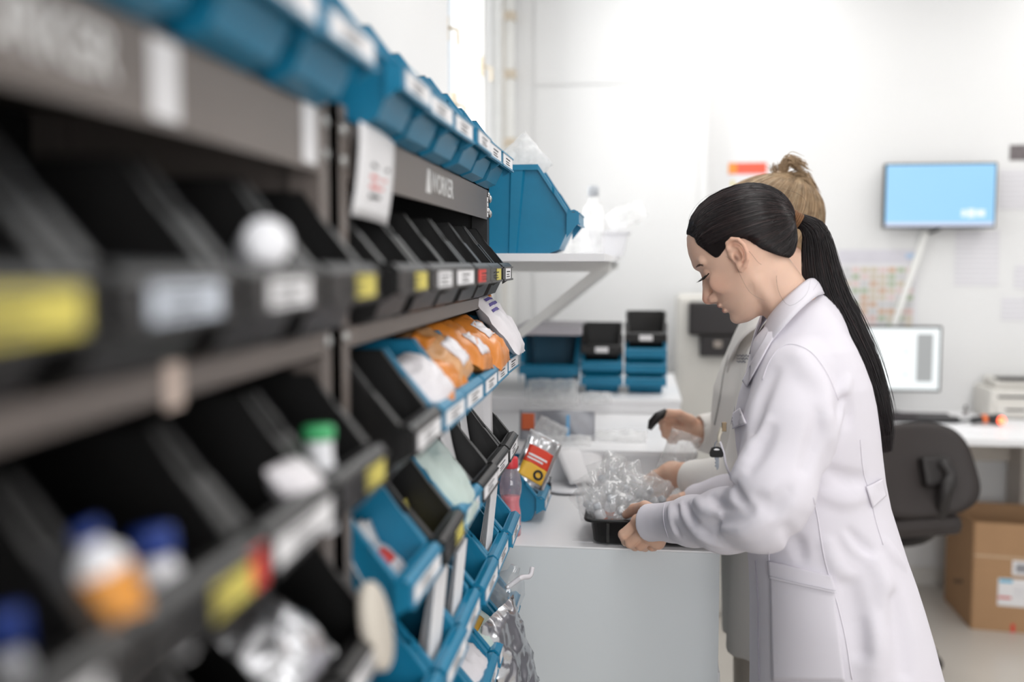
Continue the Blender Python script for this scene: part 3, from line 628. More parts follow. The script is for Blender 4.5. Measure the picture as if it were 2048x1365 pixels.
# top row: clear bags slumped over the bins
for k, (i, w) in enumerate(((2, .11), (4, .11), (6, .12), (7, .12))):
    bag('clear_pouch', f'clear plastic pouch slumped in the top row, {ORD[i]} bin from the bench', 'pouch', inbin(0, i, -0.060, 0, 0.072), (0, 1, 0), (0.6, -0.1, 0.75), w, 0.09, 0.018, MILKY, 20+k, 0.10, 'clear pouches in the top row')
# ---- on the wall shelf
b = bag('clear_bag', 'clear plastic bag rising out of the large blue bin', 'bag', atY(1046, 325, 2.25), (1, 0, 0.85), (0.1, -1, 0.2), 0.095, 0.10, 0.035, MILKY, 31, 0.10)
bx_ = thing('shelf_box', 'white translucent box at the far end of the wall shelf', 'box', (atY(1215, 500, 3.45)[0]-0.015, 3.45, SZ))
mb = MB(); w_, d_, h_ = 0.085, 0.12, 0.085
mb.prism([(-w_*.8, 0), (w_*.8, 0), (w_, h_), (w_-.004, h_), (w_*.8-.004, .004), (-w_*.8+.004, .004), (-w_+.004, h_), (-w_, h_)], 1, -d_, d_); mb.prism([(-w_*.8+.002, 0.001), (w_*.8-.002, 0.001), (w_-.002, h_-.001), (-w_+.002, h_-.001)], 1, -d_+.0003, -d_+.004); mb.prism([(-w_*.8+.002, 0.001), (w_*.8-.002, 0.001), (w_-.002, h_-.001), (-w_+.002, h_-.001)], 1, d_-.004, d_-.0003)
mb.build('box_shell', WPL, bx_); MB().box((-w_-.008, -d_-.008, h_-.008), (w_+.008, -d_, h_)).box((-w_-.008, d_, h_-.008), (w_+.008, d_+.008, h_)).box((-w_-.008, -d_, h_-.008), (-w_, d_, h_)).box((w_, -d_, h_-.008), (w_+.008, d_, h_)).build('box_rim', WPL, bx_)
bag('clear_bag', 'crumpled clear bag lying in the white box on the shelf', 'bag', atY(1252, 432, 3.40), (1, 0, 0.4), (0, -0.8, 0.6), 0.13, 0.075, 0.03, MILKY, 33, 0.14)
o_ = atY(1186, 452, 3.30); SAL = film('saline_bottle_plastic', white=0.45, gloss=0.06, rough=0.2)
bottle('saline_bottle', 'pale saline bottle with grey cap on the wall shelf behind the blue bin', (o_[0], 3.30, SZ+0.0005), (0, 0, 1), 0.034, 0.20, SAL, mat('grey_cap', rgb(186, 190, 196), 0.5), 0.018, 0.03)
bag('clear_bag', 'clear plastic bag beside the saline bottle on the wall shelf', 'bag', (o_[0]-0.055, 3.22, SZ+0.06), (1, 0, 0.2), (0, -1, 0.3), 0.09, 0.11, 0.03, MILKY, 34, 0.12)
# ---- on the bench
PINKB = film('pink_bottle_plastic', tint=(0.98, 0.72, 0.76, 1), white=0.22, gloss=0.06, rough=0.08); PINKW = mat('pink_liquid', rgb(236, 150, 160), 0.2)
pb = thing('water_bottle', 'pink translucent water bottle with red cap on the workbench beside the rack', 'bottle', (atY(1021, 1080, 2.07)[0], 2.07, BZ))
MB().lathe([(0.001, 0), (0.021, 0), (0.0225, 0.004), (0.0225, 0.052), (0.0195, 0.066), (0.0195, 0.075), (0.0235, 0.095), (0.0240, 0.112), (0.020, 0.130), (0.0145, 0.140), (0.0140, 0.148)], 24).build('bottle_body', PINKB, pb)
MB().lathe([(0.001, 0.002), (0.020, 0.002), (0.0210, 0.050), (0.0180, 0.066), (0.0180, 0.076), (0.0200, 0.084), (0.001, 0.084)], 20).build('drink', PINKW, pb)
MB().lathe([(0.0158, 0.146), (0.0165, 0.149), (0.0160, 0.166), (0.0140, 0.169), (0.0065, 0.170), (0.0070, 0.180), (0.005, 0.184), (0.001, 0.184)], 22).build('cap', REDM, pb)
t = thing('storage_bin', 'blue plastic bin on the workbench holding the foil bag with red label', 'bin', (atY(1095, 1000, 2.24)[0], 2.24, BZ), 0.0)
link('bin_body', BIN_BLUE, None, t); l = link('label_card', LABM[('white', 0.85)], None, t); link('print_lines', PRINT, None, l)
fb = bag('foil_bag', 'silver foil bag with red and yellow label leaning in the bench bin', 'bag', (atY(1072, 925, 2.24)[0], 2.24, atY(1072, 925, 2.24)[2]), (0.80, 0.25, -0.48), (0.45, -0.85, 0.40), 0.085, 0.135, 0.013, FOIL, 40, 0.05, n=22)
REDL = mat('vermilion_label', rgb(224, 66, 40), 0.5); YELL = mat('amber_label', rgb(238, 186, 62), 0.5)
spot(fb, -0.033, -0.012, 0.030, 0.030, 0.0145, REDL, 'red_label'); spot(fb, -0.033, -0.048, 0.030, -0.012, 0.0135, YELL, 'yellow_label'); spot(fb, -0.028, 0.004, 0.02, 0.009, 0.0160, PAPER, 'printed_line', 0.0026); spot(fb, -0.028, -0.004, 0.012, 0.000, 0.0160, PAPER, 'printed_line', 0.0026)
MB().lathe([(0.007, 0.0), (0.007, 0.002), (0.012, 0.002), (0.012, 0.0)], 18, Matrix.Translation((0.012, -0.031, 0.0142)), cap=False).build('black_ring_print', INK, fb)
tag(MB().box((-0.012, -0.004, 0), (0.012, 0.012, 0.018), Matrix.Translation(atY(1092, 982, 2.30)) , bev=0.002).tube([Vector(atY(1092, 982, 2.30))+Vector((0.008, -0.004, 0.02)), Vector(atY(1092, 982, 2.30))+Vector((0.012, -0.006, 0.034)), Vector(atY(1092, 982, 2.30))+Vector((0.0, -0.006, 0.034))], 0.0018, 6).build('binder_clip', INK), 'small black clip on the edge of the bench bin', 'clip')
pl = thing('shallow_dish', 'flat white round dish with dark rim lying on the workbench', 'dish', (atZ(1135, 985, BZ)[0], atZ(1135, 985, BZ)[1]+0.02, BZ))
MB().lathe([(0.001, 0.004), (0.060, 0.004), (0.062, 0.007), (0.060, 0.010), (0.001, 0.009)], 32).build('dish_disc', WPL, pl); MB().lathe([(0.001, 0), (0.058, 0), (0.061, 0.0015), (0.061, 0.0035), (0.001, 0.0035)], 32).build('dish_rim', INK, pl)
s0 = Vector(atZ(1172, 985, BZ)); sheets('loose white sheet curled on the workbench behind the black bin', (s0.x, s0.y+0.02, BZ+0.012), 2, 0.09, 0.12, (1, 0.3, 0), (0.2, -0.5, 0.9), 0.3)
tag(MB().box((-0.022, -0.012, 0), (0.022, 0.012, 0.0008), Matrix.Translation((atZ(1165, 1087, BZ)[0], 2.045, BZ+0.0003))).build('paper_slip', PAPER), 'tiny white paper slip at the front edge of the workbench', 'paper')
# black bin she is filling: open tray with rounded rim
BXL, BXR, BY0, BY1, BH = atY(1187, 1090, 2.03)[0], 0.150, 2.018, 2.205, 0.056
tray = thing('sorting_bin', 'shallow black plastic bin full of bagged vials at the bench edge', 'bin', (0, 0, BZ))
def ring(x0, x1, y0, y1, z, r=0.02, n=5):
    out = []
    for cx, cy, a0 in ((x1-r, y1-r, 0), (x0+r, y1-r, 90), (x0+r, y0+r, 180), (x1-r, y0+r, 270)):
        for k in range(n): a = math.radians(a0+90*k/(n-1)); out.append(Vector((cx+r*math.cos(a), cy+r*math.sin(a), z)))
    return out+[out[0]]
rows = [ring(BXL+.02, BXR-.02, BY0+.02, BY1-.02, 0.003), ring(BXL+.004, BXR-.004, BY0+.004, BY1-.004, 0.003), ring(BXL, BXR, BY0, BY1, 0.006), ring(BXL-.006, BXR+.006, BY0-.006, BY1+.006, BH-.006), ring(BXL-.018, BXR+.016, BY0-.014, BY1+.014, BH-.006), ring(BXL-.020, BXR+.018, BY0-.016, BY1+.016, BH-.002), ring(BXL-.018, BXR+.016, BY0-.014, BY1+.014, BH), ring(BXL-.007, BXR+.007, BY0-.007, BY1+.007, BH), ring(BXL-.003, BXR+.003, BY0-.003, BY1+.003, BH-.008), ring(BXL+.004, BXR-.004, BY0+.004, BY1-.004, 0.006), ring(BXL+.02, BXR-.02, BY0+.02, BY1-.02, 0.0055)]
mb = MB(); mb.quadgrid(rows); mb.add(rows[0][:-1], [tuple(range(len(rows[0])-1))]); mb.add(rows[-1][:-1], [tuple(range(len(rows[-1])-1))]); mb.build('bin_shell', BLACK, tray)
for x in (BXL+0.03, BXL+0.075): MB().prism([(x-.003, 0.008), (x+.003, 0.008), (x+.003, BH-.008), (x-.003, BH-.008)], 1, BY0-.008, BY0+.002).build('rib', BLACK, tray)
# bagged vials heaped in it
CAPG = mat('grey_vial_cap', rgb(198, 202, 208), 0.4); ORC = mat('orange_vial_ring', rgb(238, 118, 58), 0.4); VIAL = mat('vial_plastic', rgb(236, 236, 240), 0.25, spec=0.5, vary=0.04, scale=60)
VP = [(1205, 962, 2.13, -0.35, 0.9), (1222, 945, 2.15, 0.3, 1.0), (1186, 988, 2.10, -0.5, 0.8), (1250, 982, 2.10, 0.45, 0.9), (1258, 1003, 2.08, 0.3, 0.9), (1222, 1002, 2.06, 0.1, 1.0), (1196, 1018, 2.05, -0.3, 0.9), (1240, 1026, 2.05, 0.2, 0.8), (1296, 985, 2.13, 0.6, 0.7), (1320, 1002, 2.13, 0.8, 0.6), (1277, 998, 2.12, 0.2, 1.0), (1178, 1012, 2.08, -0.7, 0.7),
      (1235, 968, 2.13, -0.2, 1.0), (1212, 985, 2.10, 0.5, 0.6), (1268, 972, 2.14, -0.5, 0.7), (1240, 1003, 2.09, -0.6, 0.6), (1290, 1015, 2.10, -0.2, 0.8)]
rv = random.Random(9); LOOKS = ['topmost of the heap', 'upper left of the heap', 'at the heap edge nearest the rack', 'lying to the right of the heap centre', 'front right with orange ring', 'front centre with orange ring', 'low at the front left', 'low at the front, tipped', 'at the right of the heap by the cuff', 'rightmost, lying flat', 'behind the front vials', 'low, leaning over the bin rim', 'just under the topmost one', 'slanting in the middle of the heap', 'at the upper right slope of the heap', 'tipped left behind the front row', 'close behind the thumb']
for k, (x, y, Y, ax, az) in enumerate(VP):
    p = Vector(atY(x, y, Y)); axis = Vector((ax, rv.uniform(-.5, -.1), az)).normalized(); org = p-axis*0.030
    t = thing('vial', 'clear plastic vial in film, '+LOOKS[k], 'vial', (0, 0, 0), 0, 'vials in the black bin'); M = frame(org, axis.orthogonal(), axis)
    MB().lathe([(0.001, -0.012), (0.011, -0.012), (0.0125, -0.009), (0.0125, 0.020), (0.0105, 0.026), (0.006, 0.029), (0.006, 0.032)], 16, M).build('vial_body', VIAL, t)
    MB().lathe([(0.0078, 0.030), (0.0082, 0.031), (0.0082, 0.039), (0.0070, 0.041), (0.001, 0.041)], 16, M).build('cap', CAPG, t)
    if k in (4, 5, 6, 7, 11): MB().lathe([(0.0130, 0.000), (0.0130, 0.009)], 16, M, cap=False).build('colour_ring', ORC, t)
    o = bag('film_bag', None, None, p+Vector((0, -0.004, 0.004)), axis.cross(Vector((0, 1, 0))), Vector((0, -1, 0.2)), 0.050, 0.080, 0.017, CLEAR, 50+k, 0.07)
    tag(o, 'crinkled clear film bag round the vial '+LOOKS[k].replace('with orange ring', 'by the hand'), 'bag', 'film bags in the black bin')
for k, (x, y, Y, w, h, lab) in enumerate([(1243, 965, 2.15, 0.10, 0.08, 'large clear film bag bulging at the top of the heap'), (1290, 985, 2.16, 0.10, 0.075, 'clear film bag behind the hand at the right of the heap'), (1190, 1005, 2.09, 0.075, 0.07, 'clear film bag drooping over the left rim of the bin'), (1228, 938, 2.17, 0.05, 0.06, 'pointed clear film corner sticking up from the heap'), (1235, 1025, 2.045, 0.11, 0.035, 'clear film strip along the front rim of the bin')]):
    bag('film_bag', lab, 'bag', atY(x, y, Y), (1, 0, 0.25*(-1)**k), (0.1, -1, 0.35), w, h, 0.026, CLEAR, 70+k, 0.07, 'film bags in the black bin', n=18)
tag(MB().box((-0.012, -0.001, -0.006), (0.012, 0.001, 0.006), Matrix.Translation(atY(1232, 1047, 2.035)) @ Matrix.Rotation(0.25, 4, 'Y'), bev=0.0008).build('orange_tab', ORC), 'small orange tab at the front rim of the black bin', 'tab')
# ---- on the low riser: grey envelope, clear wraps
en = thing('foil_envelope', 'flat grey foil envelope with orange square propped on the riser', 'envelope', (0, 0, 0)); e0 = Vector(atY(1115, 853, 2.745)); M = frame(e0, (1, 0.05, 0), (0, -0.95, 0.30))
G = [[M @ Vector((x, y, 0.006*math.sin(9*x*5+y*30)+0.004*math.sin(23*x+60*y))) for x in np.linspace(-0.106, 0.104, 24)] for y in np.linspace(-0.042, 0.044, 14)]
link('envelope_body', solidify(MB().quadgrid(G).mesh(), 0.003), mat('dull_grey_foil', rgb(156, 158, 165), 0.4, metal=0.3, vary=0.12, scale=40), en)
MB().box((-0.100, -0.012, 0.006), (-0.064, 0.034, 0.014), M, bev=0.002).build('orange_square', mat('burnt_orange_label', rgb(206, 92, 40), 0.5), en)
MB().box((0.024, -0.034, 0.006), (0.034, 0.030, 0.012), M).build('blue_bar', mat('sky_blue_print', rgb(110, 170, 214), 0.5), en)
bag('clear_wrap', 'crumpled white plastic wrap lying on the grey envelope', 'wrap', atY(1100, 864, 2.690), (1, 0, -0.5), (0, -0.8, 0.6), 0.085, 0.065, 0.025, MILKY, 80, 0.14)
bag('clear_wrap', 'white plastic wrap lying low in front of the grey envelope', 'wrap', atY(1130, 888, 2.67), (1, 0, 0.05), (0, -0.6, 0.8), 0.14, 0.05, 0.02, MILKY, 81, 0.14)
bag('clear_wrap', 'small pale wrap on the riser near the other worker', 'wrap', atY(1235, 876, 2.74), (1, 0, 0.05), (0, -0.5, 0.85), 0.16, 0.06, 0.014, MILKY, 82, 0.10)
bag('clear_bag', 'clear plastic bag peaked in front of the blue boxes', 'bag', atY(1105, 785, 3.22), (1, 0, 0), (0, -0.9, 0.4), 0.17, 0.09, 0.03, MILKY, 83, 0.13)
bag('clear_bag', 'small clear plastic bag under the middle stack of boxes', 'bag', atY(1192, 796, 3.22), (1, 0, 0), (0, -0.8, 0.6), 0.10, 0.04, 0.02, MILKY, 84, 0.13)
# ---- stacking bins on the taller riser, facing the room
def facing(mesh, label, x, z, Y=3.36, lab=True, sc=1.0, group=None):
    t = thing('storage_bin', label, 'bin', (x, Y, z), -math.pi/2, group); link('bin_body', mesh, None, t)
    if lab: l = link('label_card', LABM[('white', 0.32)], None, t)
    t.scale = (sc, sc, sc); return t
xa = atY(1097, 760, 3.36)[0]; xb = atY(1203, 760, 3.36)[0]; xc = atY(1291, 760, 3.36)[0]; g_ = 'boxes on the taller riser'
facing(BB, 'large blue open-front bin under the grey lid, on the taller riser', xa, tz2, lab=False, sc=1.03)
tag(MB().box((xa-0.112, 3.35, tz2+0.197), (xa+0.112, 3.72, tz2+0.225), bev=0.004).build('tray_lid', mat('pale_grey_tray', rgb(196, 192, 198), 0.5)), 'pale grey tray lying on the large blue bin at the left of the stacks', 'tray')
for z, m_, lb in ((0, BIN_BLUE, 'lowest blue bin of the middle nested stack'), (0.052, BIN_BLUE, 'upper blue bin of the middle nested stack'), (0.108, BIN_BLACK, 'black bin on top of the middle nested stack')): facing(m_, lb, xb, tz2+z, lab=m_ is BIN_BLACK, sc=0.94, group=g_)
for z, m_, lb in ((0, BIN_BLUE, 'lowest blue bin of the right nested stack'), (0.046, BIN_BLUE, 'middle blue bin of the right nested stack'), (0.098, BIN_BLUE, 'upper blue bin of the right nested stack'), (0.150, BIN_BLACK, 'black bin topping the right nested stack')): facing(m_, lb, xc, tz2+z, lab=m_ is BIN_BLACK, sc=0.94, group=g_)
# ------------------------------------------------------------------ back of the room: wall things, desk, chair, carton
BLK = mat('black_appliance_plastic', rgb(30, 25, 26), 0.5, vary=0.06); BEIGE = mat('beige_appliance_plastic', rgb(206, 203, 197), 0.5, vary=0.03); BEZ = mat('black_bezel', rgb(24, 24, 26), 0.3)
# upright dispenser with black front
c0 = atY(1357, 592, 4.2); c1 = atY(1530, 592, 4.2)
wd = thing('water_dispenser', 'beige upright dispenser with black front panel behind the blond worker', 'dispenser', (0, 0, 0))
MB().box((c0[0], 4.2, 0.0), (c1[0], 4.56, c0[2]), bev=0.025).build('cabinet', BEIGE, wd)
a = atY(1378, 604, 4.17); b = atY(1484, 672, 4.17); MB().box((a[0], 4.15, b[2]), (b[0]+0.09, 4.2, a[2]), bev=0.012).build('front_panel', BLK, wd)
a = atY(1400, 672, 4.17); b = atY(1478, 714, 4.17); MB().box((a[0], 4.16, b[2]), (b[0]+0.05, 4.2, a[2]), bev=0.006).build('tap_recess', BLK, wd)
a = atY(1428, 682, 4.15); b = atY(1444, 696, 4.15); MB().box((a[0], 4.15, b[2]), (b[0], 4.162, a[2]), bev=0.002).build('badge', mat('grey_badge', rgb(150, 140, 132), 0.5), wd)
# wall signs and papers
PRN = bpy.data.materials.new('printed_sheet'); PRN.use_nodes = True; nt = PRN.node_tree; N = nt.nodes; L = nt.links; bs = N['Principled BSDF']; bs.inputs['Roughness'].default_value = 0.8
tc = N.new('ShaderNodeTexCoord'); wv = N.new('ShaderNodeTexWave'); wv.bands_direction = 'Z'; wv.inputs['Scale'].default_value = 14; wv.inputs['Distortion'].default_value = 1.5; wv.inputs['Detail'].default_value = 3; L.new(tc.outputs['Object'], wv.inputs['Vector'])
rp = N.new('ShaderNodeValToRGB'); rp.color_ramp.elements[0].color = rgb(206, 204, 209); rp.color_ramp.elements[0].position = 0.1; rp.color_ramp.elements[1].color = rgb(222, 221, 225); rp.color_ramp.elements[1].position = 0.5; L.new(wv.outputs['Fac'], rp.inputs['Fac']); L.new(rp.outputs['Color'], bs.inputs['Base Color'])
def wallpaper(label, x0, y0, x1, y1, m=PRN, name='wall_notice', Y=WALL_B, cat='notice'):
    p = atY(x0, y0, Y-0.003); q = atY(x1, y1, Y-0.003)
    t = thing(name, label, cat, (p[0], Y, q[2])); MB().box((0, -0.0022, 0), (q[0]-p[0], -0.0008, p[2]-q[2])).build('sheet', m, t); return t, q[0]-p[0], p[2]-q[2]
def fill(t, w, h, fx0, fz0, fx1, fz1, m, name='print_block', d=0.0032): return MB().box((fx0*w, -d, fz0*h), (fx1*w, -0.0021, fz1*h)).build(name, m, t)
PALE = mat('pale_paper', rgb(222, 221, 224), 0.8, vary=0.02)
t, w, h = wallpaper('small notice with red and orange header above the blond worker', 1457, 326, 1532, 396, PALE)
fill(t, w, h, 0.0, 0.68, 1.0, 1.0, mat('red_header', rgb(236, 96, 72), 0.6), 'header'); fill(t, w, h, 0.0, 0.70, 0.22, 0.98, mat('orange_header', rgb(236, 150, 60), 0.6), 'header_badge', 0.004); fill(t, w, h, 0.08, 0.34, 0.16, 0.5, LBL['yellow'])
# planner sheet: coloured cells
t, w, h = wallpaper('large planning chart with rows of coloured cells behind the ponytail', 1676, 500, 1832, 690, PALE, 'planning_chart', cat='chart')
fill(t, w, h, 0.0, 0.86, 1.0, 1.0, mat('pale_lilac_print', rgb(212, 210, 218), 0.8), 'chart_header'); fill(t, w, h, 0.84, 0.91, 0.95, 0.96, mat('pale_blue_print', rgb(176, 200, 226), 0.8), d=0.0042)
CC = [mat('cell_'+n, rgb(*c), 0.8) for n, c in (('pink', (214, 180, 172)), ('orange', (204, 168, 138)), ('green', (168, 182, 152)), ('sand', (204, 192, 170)), ('grey', (200, 200, 200)), ('rose', (220, 196, 192)))]
rc = random.Random(2); cell = MB().box((0.08, -0.0032, 0.18), (0.92, -0.0021, 0.86)).mesh()
for r in range(11):
    for c in range(8):
        me = CC_M = bpy.data.meshes.get('chart_cell_%d' % (k_ := rc.randrange(6)))
        if me is None:
            me = cell.copy(); me.name = 'chart_cell_%d' % k_; me.materials.clear(); me.materials.append(CC[k_])
        o = link('chart_cell', me, None, t); o.location = (w*(0.06+0.112*c), 0, h*(0.02+0.073*r)); o.scale = (w*0.112, 1, h*0.073)
wallpaper('pair of printed sheets below the wall screen', 1912, 462, 1996, 572)
wallpaper('printed page at the right of the wall screen', 2000, 340, 2090, 418); wallpaper('small printed page low at the right of the wall', 2030, 530, 2100, 578); wallpaper('lilac lined sheet above the printer', 2004, 596, 2090, 642)
t, w, h = wallpaper('small dark framed picture at the right edge above the pages', 2020, 290, 2090, 320, mat('dark_grey_print', rgb(120, 112, 114), 0.6, vary=0.5, scale=80), 'small_picture', cat='picture')
# wall screen
def screen(name, label, x0, y0, x1, y1, Y, emit, es, Zrot=0.0, bez=0.008, th=0.035):
    p = atY(x0, y0, Y); q = atY(x1, y1, Y); w = q[0]-p[0]; h = p[2]-q[2]
    t = thing(name, label, 'monitor', ((p[0]+q[0])/2, Y, q[2]))
    MB().box((-w/2, 0, 0), (w/2, th, h), bev=0.005).build('housing', BEZ, t)
    MB().box((-w/2+bez, -0.0015, bez), (w/2-bez, 0.0005, h-bez)).build('screen_glass', emit, t)
    return t, w, h
def emitter(name, c, s):
    m = bpy.data.materials.new(name); m.use_nodes = True; b = m.node_tree.nodes['Principled BSDF']; b.inputs['Base Color'].default_value = (0.01, 0.01, 0.01, 1); b.inputs['Roughness'].default_value = 0.3
    N = m.node_tree.nodes; L = m.node_tree.links; tc = N.new('ShaderNodeTexCoord'); nz = N.new('ShaderNodeTexNoise'); nz.inputs['Scale'].default_value = 2.5; L.new(tc.outputs['Object'], nz.inputs['Vector'])
    mx = N.new('ShaderNodeMix'); mx.data_type = 'RGBA'; mx.inputs['A'].default_value = c; mx.inputs['B'].default_value = tuple(min(1, x*1.12) for x in c[:3])+(1,); L.new(nz.outputs['Fac'], mx.inputs['Factor']); L.new(mx.outputs['Result'], b.inputs['Emission Color']); b.inputs['Emission Strength'].default_value = s; return m
t, w, h = screen('wall_monitor', 'wall-mounted flat monitor showing a plain blue desktop', 1770, 327, 1991, 456, 4.66, emitter('blue_desktop_glow', rgb(150, 206, 246), 1.35), 1)
MB().box((-w/2+.008, -0.0025, 0.008), (w/2-.008, -0.0014, 0.026)).build('taskbar', emitter('taskbar_glow', rgb(206, 216, 238), 1.3), t)
LG = emitter('white_logo_glow', rgb(232, 244, 254), 1.4)
for x0, x1 in ((0.225, 0.290), (0.298, 0.352), (0.360, 0.405)):
    x0 -= 0.05; x1 -= 0.05; x0 *= w/0.45*0.98; x1 *= w/0.45*0.98; MB().box((x0-0.05, -0.0026, 0.048), (x1-0.055, -0.0014, 0.082), bev=0.0004).build('desktop_mark', LG, t) if False else None
MB().box((0.093, -0.0026, 0.050), (0.112, -0.0014, 0.080)).build('desktop_mark', LG, t); MB().box((0.118, -0.0026, 0.046), (0.150, -0.0014, 0.084)).build('desktop_mark', LG, t); MB().box((0.156, -0.0026, 0.050), (0.192, -0.0014, 0.080)).build('desktop_mark', LG, t)
mb = MB(); mb.box((-0.05, 0.035, h/2-0.05), (0.05, WALL_B-4.66, h/2+0.05)); mb.build('wall_mount', BEZ, t)
mb = MB(); mb.tube([(0.02, 0.03, 0.005), (-0.005, 0.04, -0.012), (-0.025, 0.06, -0.02)], 0.006); mb.build('power_lead', BEZ, t)
a = Vector(atY(1852, 462, WALL_B-0.015)); b = Vector(atY(1782, 668, WALL_B-0.015)); M = frame(a, b-a, (0, -1, 0))
tag(MB().box((0, -0.014, -0.008), ((b-a).length, 0.014, 0.008), M, bev=0.003).build('cable_duct', WHITE_MET), 'slanting white cable duct running from the wall monitor to the desk', 'duct')
# desk
DZ = 0.82; DY0 = atZ(1950, 878, DZ)[1]; DX0 = 0.75
dk = thing('desk', 'long white wall desk with computer and printer', 'desk', (0, 0, 0))
MB().box((DX0, DY0, DZ-0.028), (WALL_R-0.02, WALL_B-0.002, DZ), bev=0.002).build('desk_top', PANELM, dk)
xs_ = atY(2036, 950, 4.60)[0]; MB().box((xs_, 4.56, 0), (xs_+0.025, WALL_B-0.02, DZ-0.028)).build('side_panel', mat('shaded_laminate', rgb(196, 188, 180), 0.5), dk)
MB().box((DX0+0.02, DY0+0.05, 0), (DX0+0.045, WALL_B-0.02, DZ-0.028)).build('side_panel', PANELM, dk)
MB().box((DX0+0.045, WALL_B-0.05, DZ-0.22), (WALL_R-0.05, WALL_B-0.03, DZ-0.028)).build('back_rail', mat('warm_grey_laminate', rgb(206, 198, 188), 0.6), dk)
# desktop monitor
my = 4.50; t, w, h = screen('desk_monitor', 'desk monitor showing a white page with grey column', 1650, 651, 1881, 785, my, emitter('white_page_glow', rgb(240, 248, 250), 1.4), 1, bez=0.010)
MB().box((w/2-0.105, -0.0025, 0.045), (w/2-0.038, -0.0014, h-0.035)).build('page_column', emitter('grey_column_glow', rgb(176, 178, 178), 1.1), t)
for z in (0.07, 0.17): MB().box((w/2-0.16, -0.0025, z), (w/2-0.14, -0.0014, z+0.012)).build('page_mark', emitter('pale_mark_glow', rgb(214, 224, 228), 1.25) if 'pm' not in MATS else None, t)
zb = t.location.z-DZ
MB().box((-0.03, 0.012, -zb+0.012), (0.03, 0.03, 0.1)).build('stand_neck', BEZ, t); MB().box((-0.11, -0.05, -zb), (0.11, 0.12, -zb+0.014), bev=0.005).build('stand_base', BEZ, t)
# keyboard with keys, mouse cable clutter, scanner, printer
ky = atZ(1840, 830, DZ+0.02); kb = thing('keyboard', 'dark computer keyboard in front of the desk monitor', 'keyboard', (atY(1800, 830, ky[1])[0], ky[1]-0.03, DZ)); KEY = mat('dark_key', rgb(62, 56, 60), 0.5)
MB().prism([(-0.07, 0), (0.07, 0), (0.07, 0.022), (-0.07, 0.012)], 0, -0.21, 0.21).build('keyboard_base', BEZ, kb)
key = MB().box((-0.008, -0.008, 0), (0.008, 0.008, 0.006), bev=0.001).mesh(); key.materials.append(KEY)
for r in range(5):
    for c in range(20):
        o = link('key', key, None, kb); o.location = (-0.195+0.0205*c, -0.052+0.026*r, 0.0125+0.0018*r); o.rotation_euler = (0.07, 0, 0)
sx = atZ(1981, 852, DZ); sn = thing('barcode_scanner', 'black handheld scanner with glowing red window and orange band on the desk', 'scanner', (sx[0], sx[1], DZ+0.022), math.radians(12)); 
MB().tube([(-0.085, 0.0, 0.0), (-0.05, 0, 0.004), (-0.02, 0, 0.006), (0.03, 0, 0.004), (0.045, 0, 0.002)], [0.014, 0.016, 0.017, 0.024, 0.022], 14).build('scanner_body', BEZ, sn)
MB().tube([(-0.040, 0, 0.005), (-0.022, 0, 0.0065)], [0.0185, 0.0195], 14).build('orange_band', ORC, sn)
MB().lathe([(0.001, 0.0), (0.0165, 0.0), (0.015, 0.006), (0.001, 0.009)], 18, Matrix.Translation((0.034, -0.020, 0.003)) @ Matrix.Rotation(math.radians(75), 4, 'X')).build('red_window', emitter('red_led_glow', (1.0, 0.12, 0.05, 1), 7.0), sn)
cable([(sx[0]-0.085, sx[1], DZ+0.02), (sx[0]-0.16, sx[1]+0.03, DZ+0.008), (sx[0]-0.22, sx[1]+0.10, DZ+0.008), (sx[0]-0.30, sx[1]+0.06, DZ+0.008), (sx[0]-0.36, sx[1]+0.12, DZ+0.008)], 0.006, 'black scanner cable coiled on the desk', 'scanner_cable', BEZ)
tag(MB().box((-0.10, -0.03, 0), (0.07, 0.03, 0.022), Matrix.Translation((sx[0]-0.17, sx[1]+0.09, DZ)), bev=0.006).build('scanner_cradle', BEZ), 'low black cradle between keyboard and scanner', 'cradle')
bt_ = atZ(1947, 838, DZ); bottle('pen_bottle', 'small dark bottle standing behind the scanner', (bt_[0]-0.01, bt_[1]+0.08, DZ), (0, 0, 1), 0.010, 0.035, mat('smoke_bottle', rgb(150, 146, 146), 0.3), BEZ, 0.006, 0.012)
p0 = atZ(1996, 846, DZ); pr = thing('printer', 'beige desktop printer at the right end of the desk', 'printer', (p0[0], p0[1]+0.10, DZ)); PRB = mat('printer_plastic', rgb(214, 211, 205), 0.5, vary=0.03)
MB().box((0, 0, 0.0), (0.36, 0.22, 0.13), bev=0.012).build('printer_body', PRB, pr); MB().box((0.02, -0.012, 0.015), (0.34, 0.01, 0.07), bev=0.004).build('paper_tray', PRB, pr); MB().box((0.03, 0.03, 0.13), (0.33, 0.20, 0.17), bev=0.012).build('printer_top', PRB, pr)
MB().box((0.03, -0.004, 0.095), (0.33, 0.004, 0.103)).build('output_slot', BLK, pr); MB().box((0.04, 0.02, 0.168), (0.32, 0.09, 0.178), bev=0.002).build('control_panel', BLK, pr); MB().box((0.06, -0.016, 0.04), (0.14, -0.011, 0.047)).build('tray_grip', BLK, pr)
tag(MB().box((-0.28, -0.10, 0), (0.22, 0.06, 0.0015), Matrix.Translation((atZ(1880, 852, DZ)[0], atZ(1880, 852, DZ)[1]-0.02, DZ)) @ Matrix.Rotation(0.05, 4, 'Z')).build('desk_sheet', PAPER), 'large white sheet lying on the desk in front of the keyboard', 'paper')
